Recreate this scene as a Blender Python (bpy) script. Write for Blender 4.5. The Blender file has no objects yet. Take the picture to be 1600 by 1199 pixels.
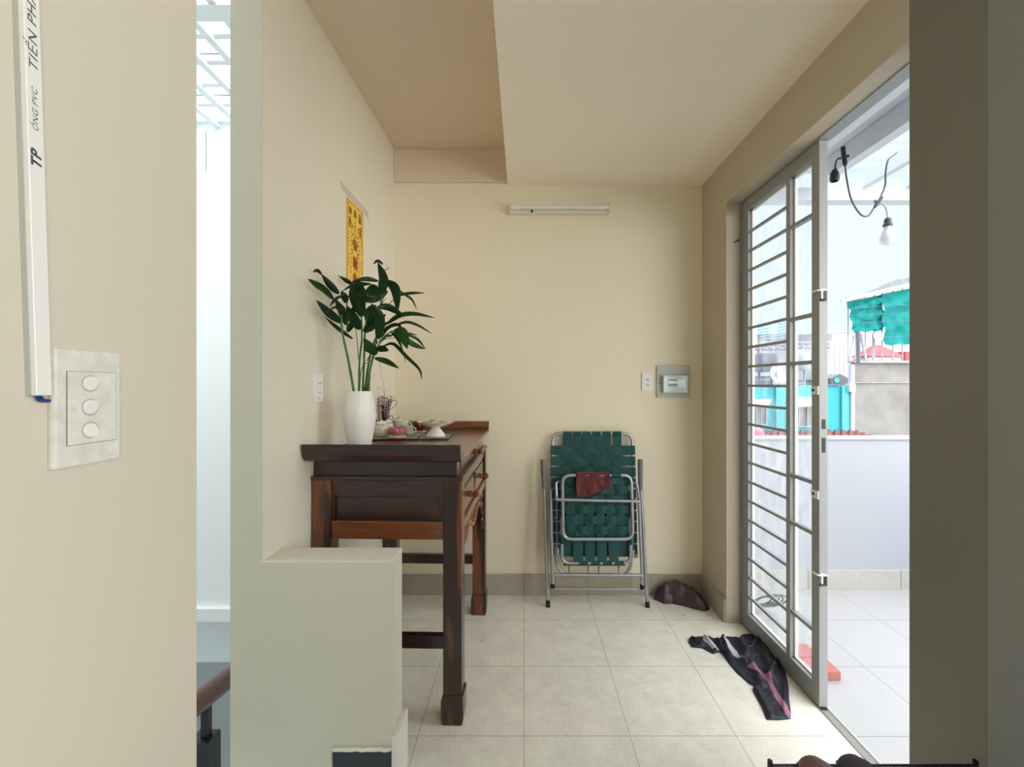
import bpy, bmesh, math, random
from mathutils import Vector, Matrix, noise
R = math.radians
F = 674.0; CX = 818.0; CY = 600.0; H = 1.33
C = bpy.context.scene.collection
sc = bpy.context.scene

# ------------------------------------------------------------------ camera
cam = bpy.data.cameras.new('camera'); cam.sensor_width = 36; cam.lens = F / 1600 * 36
cam.shift_x = -(CX - 800) / 1600; cam.clip_start = 0.02; cam.clip_end = 500
co = bpy.data.objects.new('camera', cam); C.objects.link(co)
co.location = (0, 0, H); co.rotation_euler = (R(90), 0, 0)
sc.camera = co
# ------------------------------------------------------------------ world: bright overcast sky, brighter overhead
w = bpy.data.worlds.new('sky'); sc.world = w; w.use_nodes = True
nt = w.node_tree; nt.nodes.clear()
tc = nt.nodes.new('ShaderNodeTexCoord'); sp = nt.nodes.new('ShaderNodeSeparateXYZ')
rp = nt.nodes.new('ShaderNodeValToRGB'); bg = nt.nodes.new('ShaderNodeBackground'); wo = nt.nodes.new('ShaderNodeOutputWorld')
mr = nt.nodes.new('ShaderNodeMapRange'); mr.inputs['From Min'].default_value = 0.0; mr.inputs['From Max'].default_value = 1.0
mr.inputs['To Min'].default_value = 0.0; mr.inputs['To Max'].default_value = 1.0
nt.links.new(tc.outputs['Generated'], sp.inputs[0]); nt.links.new(sp.outputs['Z'], mr.inputs['Value'])
nt.links.new(mr.outputs[0], rp.inputs[0])
SKY_LOW, SKY_HIGH = 0.82, 5.0
def v3(c, s): return (c[0]*s, c[1]*s, c[2]*s, 1)
e = rp.color_ramp.elements
e[0].position = 0.0; e[0].color = v3((.86, .97, 1.0), SKY_LOW/SKY_HIGH)
e[1].position = 1.0; e[1].color = v3((.96, .98, 1.0), 1.0)
m = e.new(0.46); m.color = v3((.86, .96, 1.0), SKY_LOW*1.05/SKY_HIGH)
m = e.new(0.70); m.color = v3((.95, .98, 1.0), .75)
nt.links.new(rp.outputs[0], bg.inputs[0]); bg.inputs[1].default_value = SKY_HIGH
nt.links.new(bg.outputs[0], wo.inputs[0])
# the sun behind thin cloud, to the right of the house: very soft
sd = bpy.data.lights.new('cloudy_sun', 'SUN'); sd.energy = 7.0; sd.angle = R(84); sd.color = (1, .972, .93)
so = bpy.data.objects.new('cloudy_sun', sd); C.objects.link(so)
so.rotation_euler = (Vector((-.74, .60, -.30))).to_track_quat('-Z', 'Y').to_euler()
vs = sc.view_settings; vs.view_transform = 'Standard'; vs.look = 'None'; vs.gamma = 1; vs.exposure = 0.32; vs.use_curve_mapping = False
sc.cycles.max_bounces = 16; sc.cycles.diffuse_bounces = 10; sc.cycles.transparent_max_bounces = 24

# ------------------------------------------------------------------ materials
def s2l(c): return tuple(((v/255)/12.92 if v/255 <= .04045 else ((v/255+.055)/1.055)**2.4) for v in c)
def mat(name, rgb, rough=.6, metal=0, spec=.5, bump=0, bscale=60, var=0, vscale=3, coat=0, trans=0):
    m = bpy.data.materials.new(name); m.use_nodes = True; n = m.node_tree; b = n.nodes['Principled BSDF']
    c = s2l(rgb); b.inputs['Base Color'].default_value = (*c, 1); b.inputs['Roughness'].default_value = rough
    b.inputs['Metallic'].default_value = metal; b.inputs['Specular IOR Level'].default_value = spec
    if coat: b.inputs['Coat Weight'].default_value = coat; b.inputs['Coat Roughness'].default_value = .12
    if bump or var:
        g = n.nodes.new('ShaderNodeNewGeometry')
    if var:
        t = n.nodes.new('ShaderNodeTexNoise'); t.inputs['Scale'].default_value = vscale; t.inputs['Detail'].default_value = 5
        n.links.new(g.outputs['Position'], t.inputs['Vector'])
        mx = n.nodes.new('ShaderNodeMix'); mx.data_type = 'RGBA'
        mx.inputs[6].default_value = (*[v*(1-var) for v in c], 1); mx.inputs[7].default_value = (*[min(1, v*(1+var)) for v in c], 1)
        n.links.new(t.outputs[0], mx.inputs[0]); n.links.new(mx.outputs[2], b.inputs['Base Color'])
    if bump:
        t = n.nodes.new('ShaderNodeTexNoise'); t.inputs['Scale'].default_value = bscale; t.inputs['Detail'].default_value = 4
        n.links.new(g.outputs['Position'], t.inputs['Vector'])
        bp = n.nodes.new('ShaderNodeBump'); bp.inputs['Strength'].default_value = bump; bp.inputs['Distance'].default_value = .004
        n.links.new(t.outputs[0], bp.inputs['Height']); n.links.new(bp.outputs[0], b.inputs['Normal'])
    return m
def tile_mat(name, rgb, grout, x0, y0, pitch, gw=.003, rough=.35, axes=(0, 1), var=.12):
    m = mat(name, rgb, rough); n = m.node_tree; b = n.nodes['Principled BSDF']
    g = n.nodes.new('ShaderNodeNewGeometry'); s = n.nodes.new('ShaderNodeSeparateXYZ'); n.links.new(g.outputs['Position'], s.inputs[0])
    def math_(op, a, bb=None):
        q = n.nodes.new('ShaderNodeMath'); q.operation = op
        for i, v in enumerate((a, bb)):
            if v is None: continue
            if isinstance(v, (int, float)): q.inputs[i].default_value = v
            else: n.links.new(v, q.inputs[i])
        return q.outputs[0]
    ms = []
    cells = []
    for ax, o in zip(axes, (x0, y0)):
        d = math_('DIVIDE', math_('SUBTRACT', s.outputs[ax], o), pitch)
        f = math_('FRACT', math_('ADD', d, 100.5))
        cells.append(math_('FLOOR', math_('ADD', d, 100.0)))
        ms.append(math_('LESS_THAN', math_('ABSOLUTE', math_('SUBTRACT', f, .5)), gw/pitch/2*1.0))
    line = math_('MAXIMUM', ms[0], ms[1]) if len(ms) > 1 else ms[0]
    t = n.nodes.new('ShaderNodeTexNoise'); t.inputs['Scale'].default_value = 9; t.inputs['Detail'].default_value = 8; t.inputs['Roughness'].default_value = .75
    n.links.new(g.outputs['Position'], t.inputs['Vector'])
    t2 = n.nodes.new('ShaderNodeTexNoise'); t2.inputs['Scale'].default_value = 110; t2.inputs['Detail'].default_value = 3
    n.links.new(g.outputs['Position'], t2.inputs['Vector'])
    f = math_('ADD', math_('MULTIPLY', t.outputs[0], .65), math_('MULTIPLY', t2.outputs[0], .35))
    r = n.nodes.new('ShaderNodeMapRange'); r.inputs['From Min'].default_value = .36; r.inputs['From Max'].default_value = .62
    n.links.new(f, r.inputs['Value'])
    c = s2l(rgb)
    mx = n.nodes.new('ShaderNodeMix'); mx.data_type = 'RGBA'
    mx.inputs[6].default_value = (*[v*(1-var) for v in c], 1); mx.inputs[7].default_value = (*[min(1, v*(1+var)) for v in c], 1)
    n.links.new(r.outputs[0], mx.inputs[0])
    m2 = n.nodes.new('ShaderNodeMix'); m2.data_type = 'RGBA'
    n.links.new(line, m2.inputs[0]); n.links.new(mx.outputs[2], m2.inputs[6]); m2.inputs[7].default_value = (*s2l(grout), 1)
    n.links.new(m2.outputs[2], b.inputs['Base Color'])
    bp = n.nodes.new('ShaderNodeBump'); bp.inputs['Strength'].default_value = .4; bp.inputs['Distance'].default_value = .002; bp.invert = True
    n.links.new(line, bp.inputs['Height']); n.links.new(bp.outputs[0], b.inputs['Normal'])
    return m
def wood_mat(name, dark, light, amt=.5, axis='z', seed=0, sc_=1.0):
    m = mat(name, dark, .28, spec=.5, coat=.45); n = m.node_tree; b = n.nodes['Principled BSDF']
    tcx = n.nodes.new('ShaderNodeTexCoord'); mp = n.nodes.new('ShaderNodeMapping')
    st = {'x': (.9, 7, 7), 'y': (7, .9, 7), 'z': (9, 9, .9)}[axis]
    mp.inputs['Scale'].default_value = [q*sc_ for q in st]; mp.inputs['Location'].default_value = (seed*3.1, seed*1.7, seed)
    n.links.new(tcx.outputs['Object'], mp.inputs['Vector'])
    t = n.nodes.new('ShaderNodeTexNoise'); t.inputs['Scale'].default_value = 1.0; t.inputs['Detail'].default_value = 3; t.inputs['Distortion'].default_value = .6
    n.links.new(mp.outputs[0], t.inputs['Vector'])
    r = n.nodes.new('ShaderNodeValToRGB'); r.color_ramp.elements[0].position = .5+(.5-amt)*.35-.03; r.color_ramp.elements[1].position = .5+(.5-amt)*.35+.03
    r.color_ramp.elements[0].color = (*s2l(dark), 1); r.color_ramp.elements[1].color = (*s2l(light), 1)
    n.links.new(t.outputs[0], r.inputs[0])
    mp2 = n.nodes.new('ShaderNodeMapping'); mp2.inputs['Scale'].default_value = [v*6 for v in st]
    n.links.new(tcx.outputs['Object'], mp2.inputs['Vector'])
    t2 = n.nodes.new('ShaderNodeTexNoise'); t2.inputs['Scale'].default_value = 1.4; t2.inputs['Detail'].default_value = 5
    n.links.new(mp2.outputs[0], t2.inputs['Vector'])
    r2 = n.nodes.new('ShaderNodeMapRange'); r2.inputs['From Min'].default_value = .3; r2.inputs['From Max'].default_value = .7; r2.inputs['To Min'].default_value = .62; r2.inputs['To Max'].default_value = 1.15
    n.links.new(t2.outputs[0], r2.inputs['Value'])
    mu = n.nodes.new('ShaderNodeMix'); mu.data_type = 'RGBA'; mu.blend_type = 'MULTIPLY'; mu.inputs[0].default_value = 1
    n.links.new(r.outputs[0], mu.inputs[6]); n.links.new(r2.outputs[0], mu.inputs[7]); n.links.new(mu.outputs[2], b.inputs['Base Color'])
    return m
def glass_mat(name, tint=(1, 1, 1), gl=.07, haze=.03, hz_rgb=(1, 1, 1), rough=.02):
    m = bpy.data.materials.new(name); m.use_nodes = True; n = m.node_tree; n.nodes.clear()
    o = n.nodes.new('ShaderNodeOutputMaterial'); t = n.nodes.new('ShaderNodeBsdfTransparent'); t.inputs[0].default_value = (*tint, 1)
    g = n.nodes.new('ShaderNodeBsdfGlossy'); g.inputs['Roughness'].default_value = rough
    d = n.nodes.new('ShaderNodeBsdfTranslucent'); d.inputs[0].default_value = (*hz_rgb, 1)
    a = n.nodes.new('ShaderNodeMixShader'); a.inputs[0].default_value = gl; n.links.new(t.outputs[0], a.inputs[1]); n.links.new(g.outputs[0], a.inputs[2])
    bb = n.nodes.new('ShaderNodeMixShader'); n.links.new(a.outputs[0], bb.inputs[1]); n.links.new(d.outputs[0], bb.inputs[2])
    if haze:
        ge = n.nodes.new('ShaderNodeNewGeometry'); mp = n.nodes.new('ShaderNodeMapping'); mp.inputs['Scale'].default_value = (1, 5, 2.2); mp.inputs['Rotation'].default_value = (.5, 0, 0)
        nz = n.nodes.new('ShaderNodeTexNoise'); nz.inputs['Scale'].default_value = 4; nz.inputs['Detail'].default_value = 6
        mr_ = n.nodes.new('ShaderNodeMapRange'); mr_.inputs['From Min'].default_value = .4; mr_.inputs['From Max'].default_value = .75; mr_.inputs['To Max'].default_value = haze*2.5; mr_.inputs['To Min'].default_value = haze*.3
        n.links.new(ge.outputs['Position'], mp.inputs[0]); n.links.new(mp.outputs[0], nz.inputs['Vector']); n.links.new(nz.outputs[0], mr_.inputs['Value']); n.links.new(mr_.outputs[0], bb.inputs[0])
    else: bb.inputs[0].default_value = 0
    n.links.new(bb.outputs[0], o.inputs[0])
    return m
M = {}
M['wall'] = mat('cream_wall_paint', (238, 228, 203), .55, spec=.3, bump=.12, bscale=45, var=.02, vscale=2)
M['wall_left'] = mat('ivory_wall_paint', (232, 226, 208), .5, spec=.35, bump=.12, bscale=45, var=.02, vscale=2)
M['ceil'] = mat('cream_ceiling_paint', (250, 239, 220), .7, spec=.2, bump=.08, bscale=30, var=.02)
M['wall_shade'] = mat('shaded_cream_wall_paint', (190, 178, 158), .55, spec=.3, bump=.12, bscale=45, var=.02, vscale=2)  # darker copy of the cream wall paint; shade is put into its colour
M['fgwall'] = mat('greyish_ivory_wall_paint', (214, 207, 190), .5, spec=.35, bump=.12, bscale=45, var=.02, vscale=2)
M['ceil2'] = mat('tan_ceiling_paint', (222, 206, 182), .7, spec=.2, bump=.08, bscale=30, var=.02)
M['skybar'] = mat('pale_painted_bars', (226, 232, 234), .6)
M['halfw'] = mat('pale_stone_paint', (212, 209, 190), .5, spec=.35, bump=.1, bscale=40, var=.02)
M['halftop'] = mat('dusty_cream_top', (236, 230, 215), .7, bump=.3, bscale=30, var=.06, vscale=14)
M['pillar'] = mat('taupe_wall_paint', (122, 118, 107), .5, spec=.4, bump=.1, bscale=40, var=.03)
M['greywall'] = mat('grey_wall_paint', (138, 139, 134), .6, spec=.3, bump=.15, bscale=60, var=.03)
M['floor'] = tile_mat('beige_floor_tile', (230, 225, 214), (190, 183, 170), .002, .027, .4, gw=.0035, rough=.24)
M['tfloor'] = tile_mat('white_terrace_tile', (164, 163, 165), (130, 128, 127), .002, .027, .4, gw=.004, rough=.35, var=.04)
M['skirt'] = tile_mat('stone_skirting_tile', (172, 164, 149), (120, 113, 102), .002, .027, .4, gw=.003, rough=.4, var=.12)
M['tskirt'] = tile_mat('grey_skirting_tile', (176, 174, 170), (120, 118, 114), 2.44, .027, .6, gw=.005, rough=.4, var=.08)
M['skirtw'] = mat('white_grouted_skirting', (228, 224, 214), .5, bump=.5, bscale=90, var=.08, vscale=20)
M['darktile'] = mat('dark_stair_tile', (52, 52, 58), .25)
M['white'] = mat('white_terrace_paint', (166, 169, 178), .6, bump=.1, var=.02)
M['swhite'] = mat('white_stairwell_paint', (248, 250, 250), .6)
M['sgrey'] = mat('blue_grey_stairwell_paint', (232, 238, 244), .6)
M['sdark'] = mat('dark_grey_stairwell_paint', (168, 174, 178), .6)
M['beam'] = mat('white_painted_steel', (196, 199, 205), .45, var=.03, vscale=8)
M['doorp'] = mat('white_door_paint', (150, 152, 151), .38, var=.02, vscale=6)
M['glass'] = glass_mat('smeared_door_glass', (.97, .99, 1), .05, .035)
M['clear'] = glass_mat('clear_glass', (.94, .98, .96), .05, 0, rough=.15)
M['poly'] = glass_mat('polycarbonate_roof', (.92, .96, .98), .03, .04, (.5, .55, .58))
M['plast'] = mat('white_plastic', (236, 236, 232), .35)
M['plastg'] = mat('grey_plastic', (184, 188, 180), .35)
M['smear'] = mat('paint_smeared_plastic', (222, 222, 214), .45, bump=.5, bscale=60, var=.22, vscale=70)
M['black'] = mat('black_plastic', (18, 18, 20), .45)
M['dark'] = mat('dark_slot', (30, 30, 30), .7)
M['steel'] = mat('chair_steel_tube', (176, 176, 184), .34, metal=.75, var=.1, vscale=60)
M['rubber'] = mat('black_rubber', (14, 14, 14), .6)
M['armgrey'] = mat('grey_arm_plastic', (108, 108, 112), .5)
M['web'] = mat('green_webbing', (0, 70, 68), .62, bump=.4, bscale=400, var=.16, vscale=40)
M['rag'] = mat('maroon_terry_cloth', (104, 50, 52), .95, bump=1.0, bscale=220, var=.2, vscale=80)
M['plum'] = mat('plum_cloth', (66, 44, 50), .36, bump=.5, bscale=60, var=.2, vscale=30)
M['navy'] = mat('navy_jersey', (24, 27, 42), .62, bump=.3, bscale=300, var=.2, vscale=20)
M['gwhite'] = mat('pale_grey_stripe', (196, 192, 200), .7)
M['gmauve'] = mat('mauve_stripe', (150, 96, 118), .7)
M['brick'] = mat('salmon_brick', (172, 106, 100), .9, bump=.5, bscale=120, var=.1, vscale=30)
M['tube'] = mat('fluorescent_tube_glass', (232, 232, 230), .25)
M['fix'] = mat('cream_lamp_metal', (226, 218, 192), .4)
M['cord'] = mat('grey_cord_rubber', (70, 74, 80), .5)
M['leaf'] = mat('dark_green_leaf', (24, 66, 26), .34, spec=.5, var=.3, vscale=18)
M['leaf2'] = mat('mid_green_leaf', (44, 96, 34), .34, spec=.5, var=.25, vscale=18)
M['stalk'] = mat('bamboo_stalk', (66, 112, 42), .4, var=.35, vscale=30)
M['vase'] = mat('white_ribbed_ceramic', (240, 238, 232), .35)
M['porc'] = mat('white_porcelain', (238, 236, 230), .15, coat=.5)
M['flor'] = mat('sprigged_porcelain', (206, 206, 184), .18, coat=.5, var=.55, vscale=75)
M['pink'] = mat('pink_lotus_glass', (226, 150, 164), .22, coat=.5, var=.25, vscale=60)
M['redpink'] = mat('red_lotus_glass', (140, 56, 56), .22, coat=.5, var=.25, vscale=60)
M['cream'] = mat('cream_cake', (224, 216, 180), .7)
M['olive'] = mat('olive_filling', (158, 160, 104), .6)
M['ash'] = mat('purple_incense_ash', (156, 132, 144), .8, var=.25, vscale=50)
M['incred'] = mat('dark_red_incense', (72, 28, 34), .7)
M['blueporc'] = mat('grey_blue_burner', (150, 150, 156), .25, var=.25, vscale=60)
M['paper'] = mat('printed_paper', (170, 158, 148), .7, var=.35, vscale=60)
M['redpap'] = mat('red_paper', (186, 62, 50), .6, var=.2, vscale=60)
M['yellow'] = mat('yellow_talisman_paper', (240, 200, 84), .75, var=.05, vscale=20)
M['tred'] = mat('red_talisman_ink', (166, 70, 34), .7)
M['tolive'] = mat('olive_talisman_ink', (150, 128, 34), .7)
M['torange'] = mat('orange_talisman_ink', (208, 126, 62), .7)
M['tape'] = mat('dull_sticky_tape', (206, 198, 176), .35)
M['ink'] = mat('grey_print_ink', (74, 78, 92), .6)
M['blue'] = mat('blue_wire', (24, 58, 130), .4)
M['rail'] = mat('dark_red_handrail_wood', (78, 40, 40), .3, coat=.4, var=.15, vscale=30)
M['iron'] = mat('black_iron', (30, 30, 34), .4)
M['turq'] = mat('turquoise_render', (44, 146, 160), .8, var=.05, vscale=1.2)
M['turq2'] = mat('pale_turquoise_render', (78, 176, 188), .8)
M['conc'] = mat('stained_concrete', (120, 118, 117), .9, bump=.3, bscale=6, var=.45, vscale=2.2)
M['concd'] = mat('mossy_coping', (150, 146, 138), .9, var=.4, vscale=5)
M['net'] = mat('teal_debris_net', (12, 158, 156), .8, bump=.8, bscale=9, var=.22, vscale=4)
M['tin'] = mat('pale_tin_roof', (128, 137, 142), .5, var=.08, vscale=3)
M['rust'] = mat('maroon_tin_roof', (150, 98, 98), .8, var=.12, vscale=3)
M['redtile'] = mat('red_tile_roof', (160, 72, 80), .8, var=.2, vscale=3)
M['pale'] = mat('pale_grey_building', (176, 176, 188), .9)
M['gdark'] = mat('dark_steelwork', (96, 98, 108), .7)
M['gmid'] = mat('grey_steelwork', (170, 174, 182), .7)
M['win'] = mat('dusty_window_dark', (110, 112, 116), .5, var=.25, vscale=8)
M['tower'] = tile_mat('tower_windows', (186, 222, 238), (120, 166, 196), 0, 0, 2.0, gw=.85, rough=.7, axes=(0, 2), var=.03)
M['tin2'] = mat('beige_awning_sheet', (168, 160, 152), .6, var=.08, vscale=10)
M['city'] = mat('distant_ground', (150, 150, 150), .95, var=.2, vscale=.3)
M['redball'] = mat('pink_plastic', (226, 90, 120), .5)
M['bulb'] = mat('frosted_bulb', (225, 232, 238), .3)
M['shoe1'] = mat('brown_leather', (112, 72, 66), .5, var=.2, vscale=40)
M['shoe2'] = mat('charcoal_mesh', (58, 50, 60), .7, var=.2, vscale=60)
WD, WL = (46, 20, 18), (118, 66, 36)
M['wz'] = wood_mat('rosewood_upright', WD, WL, .50, 'z', 1)
M['wx'] = wood_mat('rosewood_cross', WD, WL, .30, 'x', 2)
M['wy_lit'] = wood_mat('lit_rosewood_long', (84, 42, 32), (136, 82, 52), .50, 'y', 3)  # paler rosewood copy: light on the drawer side is put into the colour
M['wtop'] = wood_mat('rosewood_top', (92, 52, 42), (120, 72, 54), .5, 'y', 4)
M['wpan'] = wood_mat('rosewood_panel', (40, 16, 16), (58, 26, 22), .5, 'x', 5)
M['wlow'] = wood_mat('rosewood_sapwood_rail', (66, 30, 22), (124, 70, 38), .62, 'x', 8)
M['knob'] = mat('turned_wood_knob', (124, 70, 44), .25, coat=.6)

# ------------------------------------------------------------------ mesh helpers
def nb(): return bmesh.new()
def box(bm, x0, x1, y0, y1, z0, z1, bev=0):
    vs_ = [bm.verts.new((x, y, z)) for x in (x0, x1) for y in (y0, y1) for z in (z0, z1)]
    fs = [(0, 1, 3, 2), (4, 6, 7, 5), (0, 4, 5, 1), (2, 3, 7, 6), (0, 2, 6, 4), (1, 5, 7, 3)]
    faces = [bm.faces.new([vs_[i] for i in f]) for f in fs]
    if bev:
        es = list({e_ for f in faces for e_ in f.edges})
        bmesh.ops.bevel(bm, geom=es, offset=bev, segments=2, profile=.6, affect='EDGES')
    return bm
def prism(bm, pts, lo, hi, axis='z'):
    """closed outline pts extruded along axis"""
    def V(a, b, t):
        return {'z': (a, b, t), 'x': (t, a, b), 'y': (a, t, b)}[axis]
    A = [bm.verts.new(V(a, b, lo)) for a, b in pts]; B = [bm.verts.new(V(a, b, hi)) for a, b in pts]
    n = len(pts)
    bm.faces.new(A[::-1]); bm.faces.new(B)
    for i in range(n): bm.faces.new([A[i], A[(i+1) % n], B[(i+1) % n], B[i]])
    return bm
def tube(bm, pts, r, seg=10, caps=True, closed=False):
    pts = [Vector(p) for p in pts]; n = len(pts)
    rr = r if isinstance(r, (list, tuple)) else [r]*n
    rings = []; up = None
    for i, p in enumerate(pts):
        if closed: t = pts[(i+1) % n] - pts[i-1]
        else: t = pts[min(i+1, n-1)] - pts[max(i-1, 0)]
        t.normalize()
        if up is None:
            up = Vector((0, 0, 1)) if abs(t.z) < .9 else Vector((1, 0, 0))
        up = up - t*up.dot(t); up.normalize()
        s = t.cross(up)
        rings.append([bm.verts.new(p + (s*math.cos(a) + up*math.sin(a))*rr[i]) for a in [2*math.pi*k/seg for k in range(seg)]])
    m_ = n if closed else n-1
    for i in range(m_):
        A, B = rings[i], rings[(i+1) % n]
        for k in range(seg): bm.faces.new([A[k], A[(k+1) % seg], B[(k+1) % seg], B[k]])
    if caps and not closed:
        bm.faces.new(rings[0][::-1]); bm.faces.new(rings[-1])
    return bm
def lathe(bm, prof, c=(0, 0, 0), seg=32, axis='z', lobes=0, amp=0, cap=True):
    rings = []
    for r, h in prof:
        ring = []
        for k in range(seg):
            a = 2*math.pi*k/seg; q = r*(1 + amp*math.cos(lobes*a)) if lobes else r
            x, y = q*math.cos(a), q*math.sin(a)
            v = {'z': (x, y, h), 'x': (h, x, y), 'y': (x, h, y)}[axis]
            ring.append(bm.verts.new((c[0]+v[0], c[1]+v[1], c[2]+v[2])))
        rings.append(ring)
    for A, B in zip(rings, rings[1:]):
        for k in range(seg): bm.faces.new([A[k], A[(k+1) % seg], B[(k+1) % seg], B[k]])
    if cap:
        bm.faces.new(rings[0][::-1]); bm.faces.new(rings[-1])
    return bm
def rounded(pts, r, seg=5, closed=False):
    pts = [Vector(p) for p in pts]; out = []; n = len(pts)
    for i, p in enumerate(pts):
        if not closed and i in (0, n-1): out.append(p); continue
        a, b = pts[i-1]-p, pts[(i+1) % n]-p
        ra = min(r, a.length*.49); rb = min(r, b.length*.49)
        A, B = p + a.normalized()*ra, p + b.normalized()*rb
        for k in range(seg+1):
            t = k/seg; out.append(A*(1-t)**2 + p*2*t*(1-t) + B*t*t)
    return out
def spline(pts, n=8):
    P = [Vector(p) for p in pts]; out = []
    if len(P) < 3: return P
    Q = [P[0]*2-P[1]] + P + [P[-1]*2-P[-2]]
    for i in range(1, len(Q)-2):
        for k in range(n):
            t = k/n; a, b, c_, d = Q[i-1], Q[i], Q[i+1], Q[i+2]
            out.append(.5*((2*b)+(c_-a)*t+(2*a-5*b+4*c_-d)*t*t+(3*b-a-3*c_+d)*t**3))
    out.append(P[-1]); return out
WM = {}
def link(name, bm, m, parent=None, smooth=False, local=False, origin=None):
    """one mesh object; geometry given in world metres unless local=True (then in the frame of its thing)"""
    me = bpy.data.meshes.new(name)
    o = bpy.data.objects.new(name, me); C.objects.link(o)
    if parent is not None:
        root = parent
        if not local:
            bm.transform(WM[root.name].inverted())
        o.parent = parent; WM[o.name] = WM[root.name]
    else:
        xs = [v.co for v in bm.verts]
        if origin is None:
            origin = ((min(v.x for v in xs)+max(v.x for v in xs))/2, (min(v.y for v in xs)+max(v.y for v in xs))/2, min(v.z for v in xs))
        T = Matrix.Translation(origin); bm.transform(T.inverted()); o.location = origin; WM[o.name] = T
    bmesh.ops.recalc_face_normals(bm, faces=bm.faces[:])
    bm.to_mesh(me); bm.free()
    for q in (m if isinstance(m, (list, tuple)) else [m]): me.materials.append(M[q])
    if smooth:
        me.polygons.foreach_set('use_smooth', [True]*len(me.polygons)); 
        try: me.set_sharp_from_angle(angle=R(38))
        except Exception: pass
    return o
def thing(name, label, cat, loc, rot=(0, 0, 0), group=None, kind=None):
    o = bpy.data.objects.new(name, None); C.objects.link(o); o.location = loc; o.rotation_euler = rot; o.empty_display_size = .05
    from mathutils import Euler
    WM[o.name] = Matrix.Translation(loc) @ Euler(rot).to_matrix().to_4x4()
    tag(o, label, cat, group, kind); return o
def tag(o, label=None, cat=None, group=None, kind=None):
    if label: o['label'] = label
    if cat: o['category'] = cat
    if group: o['group'] = group
    if kind: o['kind'] = kind
    return o
def struct(name, bm, m, label, cat, smooth=False):
    return tag(link(name, bm, m, smooth=smooth), label, cat, kind='structure')
def P(x, y, D): return Vector(((x-CX)*D/F, D, H-(y-CY)*D/F))
def G(x, y, z=0.0):
    D = (H-z)*F/(y-CY); return Vector(((x-CX)*D/F, D, z))

# ================================================================== THE ROOM
b = nb(); box(b, -.43, 1.252, -2.2, 2.72, -.12, 0); box(b, -.95, -.43, 1.40, 2.72, -.12, 0)
struct('floor', b, 'floor', 'beige speckled ceramic tile floor of the hallway', 'floor')
b = nb(); box(b, -.95, 1.25, 2.72, 2.84, -.12, 2.95)
struct('wall_back', b, 'wall', 'cream painted wall behind the folded chair', 'wall')
b = nb(); prism(b, [(-.845, 1.396), (-.811, 2.72), (-.9465, 2.72), (-.9465, 1.396)], -3, 3.41)
struct('wall_left', b, 'wall_left', 'cream wall beside the altar table, bare near end towards the stairwell', 'wall')
b = nb(); prism(b, [(-.9465, 2.72), (-.811, 2.72), (-.811, 3.5), (-.9465, 3.5)], -3, 3.41)
struct('wall_stairwell_side', b, 'swhite', 'white side wall of the stairwell', 'wall')
b = nb(); prism(b, [(-.844, 1.3955), (-.4246, 1.3955), (-.4246, 1.506), (-.844, 1.506)], -1.2, .752); box(b, -.9468, -.8445, 1.3925, 1.3962, -1.2, 3.41); box(b, -.8445, -.4246, 1.3925, 1.3962, -1.2, .752)
hw = struct('wall_stair', b, 'halfw', 'low half wall in front of the wooden altar table', 'wall')
b = nb(); box(b, -.8445, -.4235, 1.3922, 1.507, .752, .757, .0015)
tp = link('wall_coping', b, 'halftop', hw)
b = nb(); box(b, -.59, -.47, -2.2, .62, -3, 3.41)
struct('wall_left_near', b, 'fgwall', 'ivory wall in the left foreground carrying the triple light switch', 'wall')
# right wall with the terrace door opening
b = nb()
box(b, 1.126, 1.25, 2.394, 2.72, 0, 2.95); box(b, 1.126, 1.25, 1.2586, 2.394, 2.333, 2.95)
struct('wall_right', b, 'wall_shade', 'cream wall around the terrace doorway', 'wall')
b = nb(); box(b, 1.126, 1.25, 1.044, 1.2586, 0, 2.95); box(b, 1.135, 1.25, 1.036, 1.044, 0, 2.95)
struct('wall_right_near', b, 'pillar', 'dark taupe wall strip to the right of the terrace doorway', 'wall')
b = nb(); box(b, 1.116, 1.25, .2, 1.036, 0, 2.95); box(b, 1.116, 1.25, -2.3, -1.9, 0, 2.95); box(b, 1.116, 1.25, -1.9, .2, 0, .95); box(b, 1.116, 1.25, -1.9, .2, 2.45, 2.95)  # unseen window opening behind the viewer, added to light the room
struct('wall_right_end', b, 'greywall', 'grey wall at the right edge of the view, with a wide window added for light behind the viewer', 'wall')
b = nb(); box(b, -.47, 1.116, -2.3, -2.2, 0, 2.95)
struct('wall_front', b, 'wall', 'cream wall behind the viewer', 'wall')
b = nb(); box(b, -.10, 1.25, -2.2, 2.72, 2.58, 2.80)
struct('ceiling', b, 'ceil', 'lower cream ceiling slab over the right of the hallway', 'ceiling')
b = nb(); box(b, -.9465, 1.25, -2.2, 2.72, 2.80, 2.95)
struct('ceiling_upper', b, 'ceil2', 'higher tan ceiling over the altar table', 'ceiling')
b = nb(); box(b, -.811, -.10, 2.695, 2.72, 2.592, 2.80, .004)
struct('trim_1', b, 'ceil2', 'shallow cream plaster beam under the upper ceiling on the back wall', 'beam')
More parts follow.
